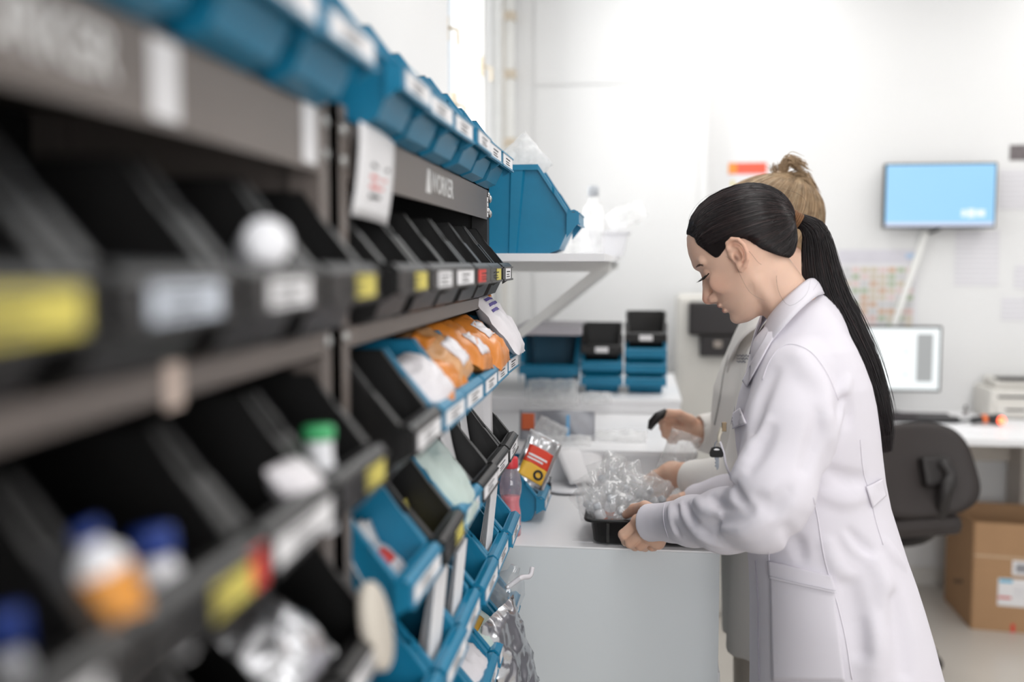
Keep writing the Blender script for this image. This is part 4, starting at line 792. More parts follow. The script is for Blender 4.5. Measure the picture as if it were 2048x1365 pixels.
# office chair seen from behind and aside
CHF = mat('charcoal_chair_shell', rgb(46, 40, 39), 0.6, vary=0.06); CHB = mat('black_chair_plastic', rgb(32, 28, 28), 0.45)
cy = 3.55; ch = thing('office_chair', 'dark office chair turned away behind the near worker', 'chair', (0, 0, 0))
ctr = Vector(atY(1826, 942, cy)); Mb = frame(ctr, (0.94, 0.34, 0.0), (0.30, -0.82, 0.30))
rows = []
for v in np.linspace(-1, 1, 15):
    row = []
    for u in np.linspace(-1, 1, 15):
        k = max(abs(u), abs(v)); l = (abs(u)**3.2+abs(v)**3.2)**(1/3.2); f = k/l if l > 1e-6 else 1
        uu, vv = u*f, v*f; row.append(Mb @ Vector((uu*(0.205-0.02*vv), vv*0.165, 0.05*uu*uu+0.01*vv*vv)))
    rows.append(row)
link('backrest', solidify(MB().quadgrid(rows).mesh(), 0.045), CHF, ch)
sp = [Mb @ Vector((0.075, 0.02, 0.055)), Mb @ Vector((0.095, -0.03, 0.065)), Vector(atY(1890, 985, cy-0.06)), Vector(atY(1876, 1040, cy-0.03)), Vector(atY(1846, 1074, cy)), Vector(atY(1790, 1084, cy+0.05))]
MB().tube([Vector(tuple(p)) for p in cat_spline(sp, 18)], [0.024]*18, 10).build('back_support', CHB, ch)
MB().box((-0.05, -0.06, 0.02), (0.05, 0.04, 0.06), Mb @ Matrix.Translation((0.055, 0.0, 0)), bev=0.012).build('height_bracket', CHB, ch)
sz = atY(1800, 1040, cy)[2]; sxx = atY(1745, 1040, cy+0.08)[0]
MB().box((-0.22, -0.22, -0.045), (0.22, 0.22, 0.03), Matrix.Translation((sxx, cy+0.10, sz)) @ Matrix.Rotation(0.35, 4, 'Z'), bev=0.035).build('seat', CHF, ch)
MB().lathe([(0.028, 0.10), (0.028, sz-0.05)], 14, Matrix.Translation((sxx, cy+0.10, 0))).build('gas_column', CHB, ch)
for k in range(5):
    a = k*2*math.pi/5+0.3; p = Vector((sxx, cy+0.10, 0.10)); e = p+Vector((0.27*math.cos(a), 0.27*math.sin(a), -0.035)); MB().tube([p, e], [0.022, 0.015], 8).build('foot_spoke', CHB, ch)
    MB().lathe([(0.006, -0.018), (0.026, -0.018), (0.028, 0), (0.026, 0.018), (0.006, 0.018)], 14, Matrix.Translation((e.x, e.y, 0.028)) @ Matrix.Rotation(math.pi/2, 4, 'X')).build('castor', CHB, ch)
# carton under the desk
CARD = mat('brown_cardboard', rgb(178, 142, 108), 0.85, spec=0.15, vary=0.06, scale=10); TAPE = mat('clear_tape', rgb(200, 172, 142), 0.35)
q0 = atZ(1943, 1258, 0); q1 = atZ(2048, 1267, 0); q2 = atY(1896, 1008, 4.55); hz = atY(1958, 1044, q0[1])[2]
bx = thing('cardboard_box', 'open brown cardboard box with shipping labels on the floor under the desk', 'box', (q0[0], q0[1], 0), math.atan2(q1[1]-q0[1], q1[0]-q0[0])); W_, D_ = 0.50, 0.36; th = 0.005
sk = -0.045                                                # the box stands slightly askew: its side runs back and to the left
def wall_(pts, name):
    mb = MB(); vs = [Vector(p) for p in pts]; n = (vs[1]-vs[0]).cross(vs[3]-vs[0]).normalized()*th; mb.add(vs+[v+n for v in vs], [(0, 3, 2, 1), (4, 5, 6, 7), (0, 1, 5, 4), (1, 2, 6, 5), (2, 3, 7, 6), (3, 0, 4, 7)]); return mb.build(name, CARD, bx)
A, B_, Cc, Dd = (0, 0), (W_, 0), (W_+sk, D_), (sk, D_)
for (a, b), nm in (((A, B_), 'box_front'), ((B_, Cc), 'box_side'), ((Cc, Dd), 'box_back'), ((Dd, A), 'box_side')): wall_([(a[0], a[1], 0), (b[0], b[1], 0), (b[0], b[1], hz), (a[0], a[1], hz)], nm)
MB().add([(0, 0, 0.004), (W_, 0, 0.004), (W_+sk, D_, 0.004), (sk, D_, 0.004)], [(0, 1, 2, 3)]).build('box_bottom', CARD, bx)
MB().box((0.0, -0.0058, hz*0.68), (W_, -0.0051, hz*0.70)).build('box_crease', TAPE, bx)
def lbl(x0, z0, x1, z1, m, par, nm='shipping_label', d=0.001): return MB().box((x0, -0.0056-d, z0), (x1, -0.0052, z1)).build(nm, m, par)
l1 = lbl(0.092, 0.108, 0.20, 0.222, PAPER, bx); lbl(0.096, 0.205, 0.145, 0.219, mat('cyan_print', rgb(96, 184, 220), 0.6), l1, 'cyan_print', 0.002); lbl(0.094, 0.138, 0.142, 0.147, LBL['red'], l1, 'red_print', 0.002)
for k in range(4): lbl(0.150, 0.150+0.012*k, 0.190, 0.154+0.012*k, PRN, l1, 'print_line', 0.002)
l2 = lbl(0.142, 0.238, 0.215, 0.298, PAPER, bx); lbl(0.155, 0.250, 0.208, 0.285, mat('grey_print', rgb(150, 150, 156), 0.7), l2, 'barcode_block', 0.002); lbl(0.146, 0.0, 0.160, 0.035, LBL['red'], bx, 'red_mark')
M = Matrix(((sk/math.hypot(sk, D_), 0, 0, 0), (D_/math.hypot(sk, D_), 0, 1, 0), (0, 1, 0, 0), (0, 0, 0, 1)))
for k, (a, z, l) in enumerate(((0.12, 0.15, 0.05), (0.16, 0.135, 0.06), (0.20, 0.125, 0.05))): MB().box((sk*a/D_-0.0085, a, z), (sk*a/D_-0.0030, a+l*0.6, z+0.012)).build('print_mark', INK, bx)
# ------------------------------------------------------------------ people
SKIN = mat('skin', None, 0.48, spec=0.35, vary=0.05, scale=40, vcol=True, sub=0.12, bump=0.06, bscale=500)
COATM = mat('white_coat_cotton', rgb(228, 224, 232), 0.75, spec=0.2, vary=0.02, scale=6, bump=0.10, bscale=900)
COATM2 = mat('cream_coat_cotton', rgb(243, 240, 236), 0.8, spec=0.2, vary=0.02, scale=6)
HAIRB = mat('black_hair', rgb(28, 21, 23), 0.30, spec=0.6, vary=0.35, scale=80)
HAIRC = mat('black_hair_root', rgb(24, 18, 19), 0.65, spec=0.15, vary=0.3, scale=80)
HAIRH = mat('painted_sheen_hair', rgb(66, 48, 48), 0.30, spec=0.6, vary=0.3, scale=80)  # lighter brown strands put the hair's highlights into the colour
HAIRL = mat('blond_hair', rgb(176, 148, 116), 0.45, spec=0.4, vary=0.35, scale=60)
TIEM = mat('brown_hair_tie', rgb(122, 84, 52), 0.8, vary=0.2, scale=200)
LASHM = mat('dark_lashes', rgb(22, 18, 18), 0.6)
BROWM = mat('brow_hair', rgb(112, 90, 80), 0.7)
THREAD = mat('coat_seam_thread', rgb(214, 211, 219), 0.8)

class Frame:
    """head-local coordinates: f forward, u up, w towards the wearer's left; one unit = s metres"""
    def __init__(s, O, sc, tilt=31.5, yaw=10.0):
        a = math.radians(yaw); t = math.radians(tilt); s.O = np.array(O, float); s.s = sc
        s.ef = np.array([-math.cos(t)*math.cos(a), math.cos(t)*math.sin(a), -math.sin(t)])
        s.eu = np.array([-math.sin(t)*math.cos(a), math.sin(t)*math.sin(a), math.cos(t)])
        s.ew = np.cross(s.eu, s.ef); s.B = np.stack([s.ef, s.eu, s.ew], 1)
    def loc(s, P): return ((P-s.O.astype(np.float32)) @ s.B.astype(np.float32)/s.s).astype(np.float32)
    def wld(s, q): return s.O+s.s*(np.asarray(q, float) @ s.B.T)
HX, HY = 1482.0, 505.0                                   # ear of the near worker in the photograph
def fu(x, y):
    dx, dy = x-HX, y-HY; return (-0.8526*dx+0.5225*dy, -0.5225*dx-0.8526*dy)

_us = np.array([-126,-122,-116,-110,-103,-95,-88,-82,-75,-68,-60,-50,-30,-10,5,20,30,50,66,80,92.])
_F = np.array([50,64,74,79,81,79.5,80,84,85.5,88,87,85.5,84,84,86,91,92,88,81.5,74,58.])
_W = np.array([16,24,31,36,41,46,49,51,54,57,60,63,67,69.5,70,70,70,69,66,56,38.])
_fc = np.array([42,40,36,32,28,22,17,14,11,8,7,6,5,5,5,5,5,5,5,5,5.])
_bk = np.array([10,12,16,20,24,28,31,34,38,42,46,52,60,70,70,70,70,70,70,70,70.])
def head_sdf(q, ear=True):
    f, u, w = q[:, 0], q[:, 1], q[:, 2]; aw = np.abs(w); A = np.stack([f, u, aw], 1)
    F = np.interp(u, _us, _F); W = np.interp(u, _us, _W); c = np.interp(u, _us, _fc); b = np.interp(u, _us, _bk)
    a = np.where(f > c, F-c, b); k = np.sqrt(((f-c)/a)**2+(aw/W)**2)
    d = (k-1)*np.minimum(a, W)*0.9; d = np.maximum(d, np.maximum(-124-u, u-91))
    d = s_min(d, sd_ell(q, (-20, 33, 0), (98, 84, 75)), 16)
    n0 = fu(1532, 545); n1 = fu(1583, 617); n2 = fu(1606, 690)
    nk = sd_chain(q*np.array([1, 1, 1.04], np.float32), [(*n0, 0), (*n1, 0), (*n2, 0)], [50, 51, 40])
    d = s_min(d, nk, 14)
    d = s_min(d, sd_cone(A, (*fu(1515, 560), 44), (*fu(1560, 625), 26), 15, 13), 10)   # neck muscle
    d = s_min(d, sd_ell(A, (58, -30, 44), (22, 20, 8)), 14)                          # cheek
    d = s_max(d, -sd_ell(A, (88, -5, 33), (15, 11, 18)), 7)                            # eye socket
    d = s_min(d, sd_cone(A, (83, 21, 12), (68, 22, 48), 8, 7), 8)                       # brow
    d = s_min(d, sd_sphere(A, (67.5, -5, 31), 14.2), 2.5)                               # closed lid
    nose = sd_chain(q, [(78, 2, 0), (88.5, -20, 0), (101.5, -45, 0)], [8.5, 8.0, 10.5], 3)
    nose = s_min(nose, sd_ell(A, (89, -50, 11), (12, 9, 8)), 5)
    nose = s_min(nose, sd_cone(q, (101, -50, 0), (89, -57, 0), 7, 6), 4)
    d = s_min(d, nose, 6)
    d = s_max(d, -sd_ell(A, (99, -62, 7), (6, 5, 3.5)), 2)
    d = s_min(d, sd_ell(q, (85.5, -68.5, 0), (7.5, 5.5, 23)), 3)
    d = s_min(d, sd_ell(q, (82.5, -82, 0), (7.5, 6.0, 20)), 3)
    d = s_max(d, -sd_chain(A, [(96, -75.3, 0), (89, -75.6, 11), (79, -78, 24)], [1.6, 1.5, 1.2]), 1.5)
    d = s_min(d, sd_ell(q, (70, -106, 0), (13, 12, 20)), 8)
    if ear:
        P = lambda zx, zy, w_: (*fu(1370+.1905*zx, 400+.1905*zy), w_)
        E = q*np.array([1, 1, 1], np.float32); E = np.stack([f, u, aw], 1)
        hx = [P(535, 545, 74), P(488, 520, 77), P(486, 465, 80), P(530, 425, 84), P(595, 432, 88), P(650, 485, 91), P(682, 560, 92), P(686, 625, 90), P(662, 690, 85), P(630, 728, 80)]
        e = sd_chain(E, hx, [2.6, 3.4, 3.8, 4.0, 4.0, 3.9, 3.8, 3.8, 4.4, 5.5], 1.5)
        ah = [P(560, 490, 80), P(605, 510, 83), P(636, 565, 84), P(628, 630, 82), P(596, 668, 79)]
        e = s_min(e, sd_chain(E, ah, [3.0, 3.6, 3.8, 3.8, 4.2]), 2.5)
        cf = P(588, 570, 0)
        R = np.array([[1, 0, 0], [0, 1, 0], [0, 0, 1]], float)
        e = s_min(e, sd_ell(E, (cf[0]+1, cf[1], 74), (17, 25, 7)), 4)
        e = s_min(e, sd_ell(E, (*fu(1370+.1905*612, 400+.1905*700), 79), (7, 9, 4.5)), 4)
        e = s_min(e, sd_ell(E, (*fu(1370+.1905*540, 400+.1905*605), 77), (5, 8, 6)), 3)
        e = s_max(e, -sd_ell(E, (*fu(1370+.1905*588, 400+.1905*592), 84), (7.5, 10.5, 8)), 2)
        e = s_max(e, -sd_ell(E, (*fu(1370+.1905*562, 400+.1905*462), 85), (8, 4.5, 4)), 2)
        d = s_min(d, e, 2.5)
    return d
def skin_cols(q):
    base = np.array([lin(230), lin(192), lin(170)]); c = np.tile(base, (len(q), 1)); A = np.abs(q[:, 2])
    def mixin(wt, col):
        w = np.clip(wt, 0, 1)[:, None]; c[:] = c*(1-w)+np.array([lin(x) for x in col])*w
    e = lambda ctr, r: np.exp(-((((np.stack([q[:, 0], q[:, 1], A], 1)-np.array(ctr))/np.array(r))**2).sum(1)))
    mixin(0.35*e((70, -35, 45), (35, 25, 25)), (206, 140, 118))
    mixin(0.55*e((106, -48, 0), (13, 16, 16)), (206, 128, 110))
    mixin(0.45*e((-8, -5, 88), (30, 45, 14)), (224, 160, 132))
    lip = np.maximum(e((93, -69.5, 0), (9, 5.2, 19))**0.6, e((90, -82, 0), (10, 5.6, 17))**0.6)
    mixin(np.clip((lip-0.32)*3.2, 0, 0.85), (178, 104, 98))
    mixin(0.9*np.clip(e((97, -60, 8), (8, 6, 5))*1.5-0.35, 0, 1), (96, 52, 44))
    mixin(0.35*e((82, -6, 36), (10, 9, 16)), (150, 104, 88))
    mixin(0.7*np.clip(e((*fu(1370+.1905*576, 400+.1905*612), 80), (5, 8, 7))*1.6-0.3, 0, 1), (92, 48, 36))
    return np.concatenate([c, np.ones((len(q), 1))], 1)

HAIRLINE = [(1374, 470), (1384, 472), (1398, 479), (1402, 490), (1420, 502), (1433, 512), (1441, 517), (1449, 513), (1458, 500), (1463, 488), (1474, 480), (1492, 480), (1505, 486), (1524, 500), (1552, 511), (1574, 517), (1594, 521)]
REGION = [fu(*p) for p in HAIRLINE]+[fu(1640, 540), fu(1700, 480), fu(1640, 330), fu(1480, 320), fu(1350, 360), fu(1340, 455)]
def cap_sdf(q, tie=True):
    d = sd_ell(q, (-22, 33, 0), (104, 88, 80)); d = s_min(d, sd_ell(q, (-2, 38, 0), (88, 85, 79)), 8)
    d = s_min(d, sd_ell(q, (-60, -14, 0), (44, 46, 56)), 14)
    d = s_min(d, sd_ell(q, (42, 25, 0), (36, 48, 69)), 10)
    if tie: d = s_min(d, sd_cone(q, (-78, 10, 0), (-97, 4, 0), 46, 11), 12)
    return s_max(d, poly_sd(q[:, :2], REGION), 3.0)

def strands_mesh(name, paths, r0, r1, seg=3):
    """many thin tapering strands in one mesh; paths: list of (k,3) arrays of equal k"""
    P = np.stack(paths); n, k, _ = P.shape
    T = np.gradient(P, axis=1); T /= np.linalg.norm(T, axis=2, keepdims=True)+1e-12
    ref = np.array([0.31, 0.87, 0.38]); U = np.cross(T, ref); U /= np.linalg.norm(U, axis=2, keepdims=True)+1e-9; W = np.cross(T, U)
    rad = np.interp(np.linspace(0, 1, k), [0, .12, .75, 1], [r0*0.35, r0, (r0+r1)/2, r1*0.4])[None, :, None]
    V = np.stack([P+rad*(U*math.cos(2*math.pi*j/seg)+W*math.sin(2*math.pi*j/seg)) for j in range(seg)], 2).reshape(-1, 3)
    i = np.arange(n)[:, None, None]; a = np.arange(k-1)[None, :, None]; j = np.arange(seg)[None, None, :]; j2 = (j+1) % seg
    base = i*k*seg
    F = np.stack(np.broadcast_arrays(base+a*seg+j, base+a*seg+j2, base+(a+1)*seg+j2, base+(a+1)*seg+j), -1).reshape(-1, 4)
    return np_mesh(name, V, F)

def hair_on_head(fr, parent, m, rng, n=2600, tie_q=(-116, 1, 0), name='hair', tie=True, m2=None):
    """base cap plus strands combed from the hairline back to the tie"""
    V, F = mesh_sdf(lambda q: cap_sdf(q, tie), (-150, -80, -95), (105, 135, 95), 2.6)
    V = relax(V, F, 2)
    cap = link(name, np_mesh(name, fr.wld(V), F), HAIRC if m2 is HAIRH else m, parent)
    bv = BVHTree.FromPolygons([Vector(v) for v in V], F.tolist()); ctr = np.array([-30.0, 18.0, 0.0]); te = np.array(tie_q, float)-ctr; tl = np.linalg.norm(te); te /= tl
    paths = []; tries = 0
    while len(paths) < n and tries < n*12:
        tries += 1
        v = rng.normal(size=3); v /= np.linalg.norm(v)
        if v @ te > 0.93: continue
        if rng.random() < 0.14:                              # front hairline over the forehead
            h = bv.ray_cast(Vector((220, 82+rng.random()*9, rng.normal()*26)), Vector((-1, 0, 0)))
            if h[0] is None: continue
            v = np.array(h[0])-ctr; v /= np.linalg.norm(v)
        elif rng.random() < 0.5:                              # start right at the hairline
            p = HAIRLINE[rng.integers(0, len(HAIRLINE)-1)]; p2 = HAIRLINE[min(HAIRLINE.index(p)+1, len(HAIRLINE)-1)]; t = rng.random()
            f0, u0 = fu(p[0]+(p2[0]-p[0])*t, p[1]+(p2[1]-p[1])*t-2-abs(rng.normal())*2)
            h = bv.ray_cast(Vector((f0, u0, 200 if rng.random() < 0.75 else -200)), Vector((0, 0, -1)) if rng.random() < 2 else None)
            if h[0] is None: continue
            v = np.array(h[0])-ctr; v /= np.linalg.norm(v)
        else:
            h = bv.ray_cast(Vector(ctr), Vector(v))
            if h[0] is None or poly_sd(np.array([[h[0].x, h[0].y]], np.float32), REGION)[0] > -1.0: continue
        om = math.acos(max(-1, min(1, v @ te))); so = math.sin(om)
        if so < 0.05: continue
        side = np.cross(v, te); side /= np.linalg.norm(side); bend = rng.normal()*0.035+0.10*(1 if side[1] > 0 else -1)*0; lift = 0.4+abs(rng.normal())*0.9
        pts = []; ok = True; K = 12
        for k in range(K):
            t = k/(K-1)*0.97; d = (math.sin((1-t)*om)*v+math.sin(t*om)*te)/so+side*bend*math.sin(math.pi*t); d /= np.linalg.norm(d)
            h = bv.ray_cast(Vector(ctr), Vector(d))
            if h[0] is None: ok = False; break
            if k == 0 and rng.random() < 0.5: pts.append(np.array(h[0])+d*0.2-(te*(1.0+3.0*rng.random())-d*(te @ d))*1.0*so if om > 0.6 else np.array(h[0])); continue
            pts.append(np.array(h[0])+d*(lift*(0.25+0.75*math.sin(math.pi*min(1, t+0.08))) if k else 0.1))
        if ok: paths.append(fr.wld(np.array(pts)))
    cut = int(len(paths)*0.84) if m2 else len(paths)
    for pp, mm in ((paths[:cut], m), (paths[cut:], m2)):
        if pp: st = link('hair_strands', strands_mesh('hair_strands', pp, 0.40*fr.s, 0.35*fr.s), mm, cap); st['kind'] = 'stuff'
    return cap, bv

def PX(x, y, Y): return np.array(atY(x, y, Y))
# ---- near worker -------------------------------------------------------------------------------
YH = 1.86
fr1 = Frame(PX(HX, HY, YH), YH/FPX, 31.5, 10.0)
HAND = dict(
    wrist=(1330, 1043, 1.925), arm=(1400, 1045, 1.85),
    mcp=[(1277, 1044, 1.958), (1287, 1062, 1.948), (1300, 1076, 1.946), (1316, 1085, 1.95)],
    pip=[(1247, 1070, 1.962), (1260, 1086, 1.957), (1281, 1092, 1.958), (1304, 1094, 1.964)],
    dip=[(1252, 1084, 1.982), (1270, 1093, 1.980), (1290, 1095, 1.981), (1308, 1095, 1.984)],
    tip=[(1266, 1079, 1.995), (1282, 1087, 1.995), (1300, 1090, 1.995), (1313, 1092, 1.996)],
    thumb=[(1318, 1030, 1.945), (1290, 1015, 1.972), (1268, 1020, 2.005), (1252, 1030, 2.02)])
def hand_sdf(P, H, sc=1.0):
    w = PX(*H['wrist']); d = sd_cone(P, PX(*H['arm']), w, 0.036*sc, 0.027*sc)
    for i in range(4):
        m = PX(*H['mcp'][i]); d = s_min(d, sd_cone(P, w, m, 0.021*sc, 0.0135*sc), 0.014*sc)
    d = s_min(d, sd_cone(P, PX(*H['mcp'][0]), PX(*H['mcp'][3]), 0.0130*sc, 0.0115*sc), 0.010*sc)
    for i in range(4):
        r = (0.0102, 0.0105, 0.0098, 0.0086)[i]*sc
        fg = sd_chain(P, [PX(*H[k][i]) for k in ('mcp', 'pip', 'dip', 'tip')], [r*1.12, r*1.06, r*0.92, r*0.75], 0.002)
        d = s_min(d, fg, 0.0028*sc)
    th = [PX(*p) for p in H['thumb']]
    return s_min(d, sd_chain(P, [w]+th, [0.018*sc, 0.0165*sc, 0.0125*sc, 0.0115*sc, 0.0085*sc], 0.004), 0.009*sc)
def hand_piece(H, sc=1.0, h=0.0016):
    pts = np.array([PX(*H[k]) for k in ('wrist', 'arm')]+[PX(*p) for k in ('mcp', 'pip', 'dip', 'tip', 'thumb') for p in H[k]])
    V, F = mesh_sdf(lambda P: hand_sdf(P, H, sc), pts.min(0)-0.045, pts.max(0)+0.045, h)
    return V, F
def hand_cols(V):
    c = np.tile([lin(222), lin(180), lin(156), 1.0], (len(V), 1)); n = np.array([mnoise.noise(Vector(v)*45) for v in V[::1]])
    c[:, 1] *= 1-0.10*np.clip(n, -1, 1); c[:, 2] *= 1-0.14*np.clip(n, -1, 1); return c
def body_piece(stations, limbs, h=0.012):
    lo = np.array([1e9]*3); hi = -lo
    for z, xc, yc, rx, ry in stations:
        lo = np.minimum(lo, (xc-rx-.05, yc-ry-.05, z-.05)); hi = np.maximum(hi, (xc+rx+.05, yc+ry+.05, z+.05))
    for pts, rad in limbs:
        for p in pts: lo = np.minimum(lo, np.array(p)-.12); hi = np.maximum(hi, np.array(p)+.12)
    S = sorted(stations)
    def fn(P):
        z = np.array([s[0] for s in S]); g = [np.interp(P[:, 2], z, [s[i] for s in S]) for i in (1, 2, 3, 4)]
        k = np.sqrt(((P[:, 0]-g[0])/g[2])**2+((P[:, 1]-g[1])/g[3])**2)
        d = np.maximum((k-1)*np.minimum(g[2], g[3]), np.maximum(z[0]-P[:, 2], P[:, 2]-z[-1]))
        for pts, rad in limbs: d = s_min(d, sd_chain(P, pts, rad), 0.03)
        return d
    return mesh_sdf(fn, lo, hi, h)
def join_np(pieces):
    V = []; F = []; C = []; n = 0
    for v, f, c in pieces: V.append(v); F.append(f+n); C.append(c); n += len(v)
    return np.concatenate(V), np.concatenate(F), np.concatenate(C)
def flat_cols(V, c=(206, 160, 134)): return np.tile([lin(c[0]), lin(c[1]), lin(c[2]), 1.0], (len(V), 1))
# ---- the near worker: body, coat, hair
def coat_stations(rows, Yc, half):
    out = []
    for y, xf, xb in rows:
        a = PX(xf, y, Yc); b = PX(xb, y, Yc); hw, yo = half(y)
        out.append(((a[2]+b[2])/2, (a[0]+b[0])/2, Yc+yo, abs(b[0]-a[0])/2, hw))
    return sorted(out)
ROWS1 = [(575, 1606, 1640), (610, 1570, 1655), (650, 1540, 1682), (690, 1518, 1702), (720, 1507, 1716), (760, 1493, 1731), (800, 1480, 1741), (850, 1470, 1749), (900, 1474, 1755), (950, 1482, 1762),
         (1000, 1489, 1772), (1050, 1493, 1788), (1100, 1496, 1804), (1150, 1500, 1822), (1200, 1502, 1838), (1260, 1502, 1856), (1320, 1502, 1872), (1365, 1502, 1886), (1500, 1500, 1905), (1700, 1498, 1925)]
_hy = [575, 610, 650, 690, 720, 760, 850, 950, 1050, 1200, 1365, 1700]
_hw = [0.045, 0.085, 0.135, 0.170, 0.180, 0.190, 0.182, 0.165, 0.172, 0.195, 0.205, 0.215]
YC1 = 1.90
ST1 = coat_stations(ROWS1, YC1, lambda y: (float(np.interp(y, _hy, _hw)), 0.0))
ARM1 = [PX(1590, 752, 1.765), PX(1580, 850, 1.725), PX(1545, 985, 1.675), PX(1525, 1030, 1.675), PX(1450, 1042, 1.745), PX(1385, 1043, 1.835), PX(1345, 1045, 1.895)]
RAD1 = [0.070, 0.074, 0.066, 0.060, 0.054, 0.044, 0.040]
ARM1F = [PX(1590, 745, 2.03), PX(1560, 860, 2.12), PX(1520, 985, 2.17), PX(1450, 1000, 2.20), PX(1400, 1005, 2.215)]
RAD1F = [0.068, 0.066, 0.060, 0.050, 0.042]
CUFF1 = [PX(1352, 1044, 1.885), PX(1316, 1045, 1.925), PX(1301, 1046, 1.940)]
def stat_sdf(P, S, n=2.4):
    z = np.array([s[0] for s in S]); g = [np.interp(P[:, 2], z, [s[i] for s in S]) for i in (1, 2, 3, 4)]
    k = (np.abs((P[:, 0]-g[0])/g[2])**n+np.abs((P[:, 1]-g[1])/g[3])**n)**(1/n)
    d = (k-1)*np.minimum(g[2], g[3]); return np.maximum(d, np.maximum(z[0]-P[:, 2], P[:, 2]-z[-1])*0.9)
def coat1_base(P):
    d = stat_sdf(P, ST1)
    low = np.clip((1.00-P[:, 2])/0.5, 0, 1)
    d = d+0.004*low*np.sin(P[:, 0]*30+P[:, 2]*5+1.0)*np.clip((1.85-P[:, 1])*12, 0, 1)
    for m in (1, -1):                                      # yoke under the collar
        yy = lambda y: y if m > 0 else 2*1.88-y
        d = s_min(d, sd_chain(P, [PX(1565, 708, yy(1.80)), PX(1606, 664, yy(1.825)), PX(1627, 648, 1.88)], [0.055, 0.056, 0.052]), 0.025)
    s = sd_chain(P, ARM1, RAD1, 0.02)
    d = s_min(d, s, 0.010)
    d = s_min(d, sd_chain(P, ARM1F, RAD1F, 0.02), 0.015)
    return d
def on_base(px, py):
    """depth of the unfolded cloth surface along the view ray"""
    Y = np.linspace(1.50, 2.1, 301); P = np.array([PX(px, py, y) for y in Y], np.float32); d = coat1_base(P); i = np.argmax(d < 0)
    return P[i].astype(float) if d[i] < 0 else PX(px, py, 1.75)
def line_on(pts, n=10): return [on_base(p[0], p[1]) for p in cat_spline(pts, n)]
VIEWN = np.array([-0.12, -1.0, 0.05])
# (points, radius, centre offset towards the viewer, blend, kind)
FOLDS = [
    ([(1461, 958), (1474, 992), (1497, 1020)], 0.010, 0.004, 0.010, -1),          # elbow crook
    ([(1497, 1020), (1470, 1038), (1437, 1048), (1405, 1056)], 0.010, 0.006, 0.014, -1),
    ([(1534, 845), (1512, 885), (1488, 925), (1468, 955)], 0.012, -0.004, 0.016, 1),
    ([(1540, 862), (1520, 900), (1500, 935)], 0.009, 0.006, 0.016, -1),
    ([(1361, 1010), (1370, 1036), (1388, 1062), (1410, 1080), (1440, 1092)], 0.008, -0.003, 0.006, 1),
    ([(1371, 1006), (1382, 1034), (1402, 1058), (1432, 1076)], 0.008, 0.005, 0.006, -1),
    ([(1392, 1000), (1412, 1022), (1440, 1030)], 0.008, -0.003, 0.012, 1),
    ([(1420, 990), (1440, 1010), (1470, 1022)], 0.007, 0.004, 0.010, -1),
    ([(1450, 1060), (1490, 1062), (1530, 1040)], 0.009, -0.004, 0.02, 1),
    ([(1520, 1000), (1545, 1010), (1575, 985)], 0.010, 0.006, 0.02, -1),
    ([(1340, 1012), (1344, 1040), (1352, 1068)], 0.007, -0.003, 0.008, 1),
    ([(1352, 1010), (1356, 1030)], 0.006, 0.004, 0.006, -1), ([(1347, 1050), (1358, 1072)], 0.006, 0.004, 0.006, -1),
    ([(1640, 830), (1632, 880), (1612, 935)], 0.010, 0.006, 0.02, -1),
    ([(1676, 792), (1688, 778), (1696, 760)], 0.008, -0.003, 0.012, 1), ([(1688, 800), (1695, 825), (1697, 850)], 0.008, 0.005, 0.014, -1),
    ([(1655, 845), (1662, 890), (1650, 930)], 0.008, -0.005, 0.02, 1),
    ([(1660, 945), (1690, 958), (1722, 960)], 0.008, 0.005, 0.02, -1), ([(1640, 985), (1690, 1000), (1730, 990)], 0.009, -0.005, 0.02, 1),
    ([(1690, 1072), (1706, 1092), (1726, 1112)], 0.008, -0.004, 0.012, 1), ([(1700, 1066), (1722, 1090), (1745, 1105)], 0.007, 0.004, 0.014, -1),
    ([(1655, 1090), (1672, 1130), (1690, 1150)], 0.008, -0.005, 0.02, 1), ([(1768, 1088), (1785, 1110), (1806, 1134)], 0.007, -0.004, 0.014, 1),
    ([(1750, 1130), (1770, 1180), (1782, 1230)], 0.010, -0.006, 0.025, 1), ([(1790, 1200), (1805, 1260), (1815, 1340)], 0.012, 0.008, 0.03, -1),
    ([(1740, 1250), (1748, 1300), (1752, 1360)], 0.012, -0.007, 0.03, 1), ([(1700, 1180), (1712, 1240), (1720, 1300)], 0.010, 0.007, 0.03, -1),
    ([(1575, 1060), (1590, 1085), (1600, 1110)], 0.008, 0.005, 0.02, -1), ([(1660, 870), (1672, 850), (1682, 815)], 0.007, -0.004, 0.014, 1),
    ([(1545, 745), (1520, 800), (1505, 860)], 0.010, 0.007, 0.018, -1), ([(1600, 720), (1640, 780), (1650, 830)], 0.010, -0.006, 0.03, 1),
]
FOLDP = [([p+VIEWN*off for p in line_on(pts)], r, k, sg) for pts, r, off, k, sg in FOLDS]
def coat1_sdf(P):
    d = coat1_base(P)
    for pts, r, k, sg in FOLDP:
        a = np.array(pts); lo = a.min(0)-0.05; hi = a.max(0)+0.05; m = ((P > lo) & (P < hi)).all(1)
        if not m.any(): continue
        n = len(pts); rad = [r*(0.35+0.65*math.sin(math.pi*(0.06+0.88*i/(n-1)))) for i in range(n)]
        e = sd_chain(P[m], pts, rad); d[m] = s_min(d[m], e, k) if sg > 0 else s_max(d[m], -e, k)
    ax = (CUFF1[2]-CUFF1[1]); ax = ax/np.linalg.norm(ax); e = CUFF1[2]+ax*0.006
    c = sd_chain(P, CUFF1+[CUFF1[2]+ax*0.03], [0.0375, 0.0365, 0.0372, 0.0372]); c = s_max(c, (P-e.astype(np.float32)) @ ax.astype(np.float32), 0.003)
    return s_min(d, c, 0.003)
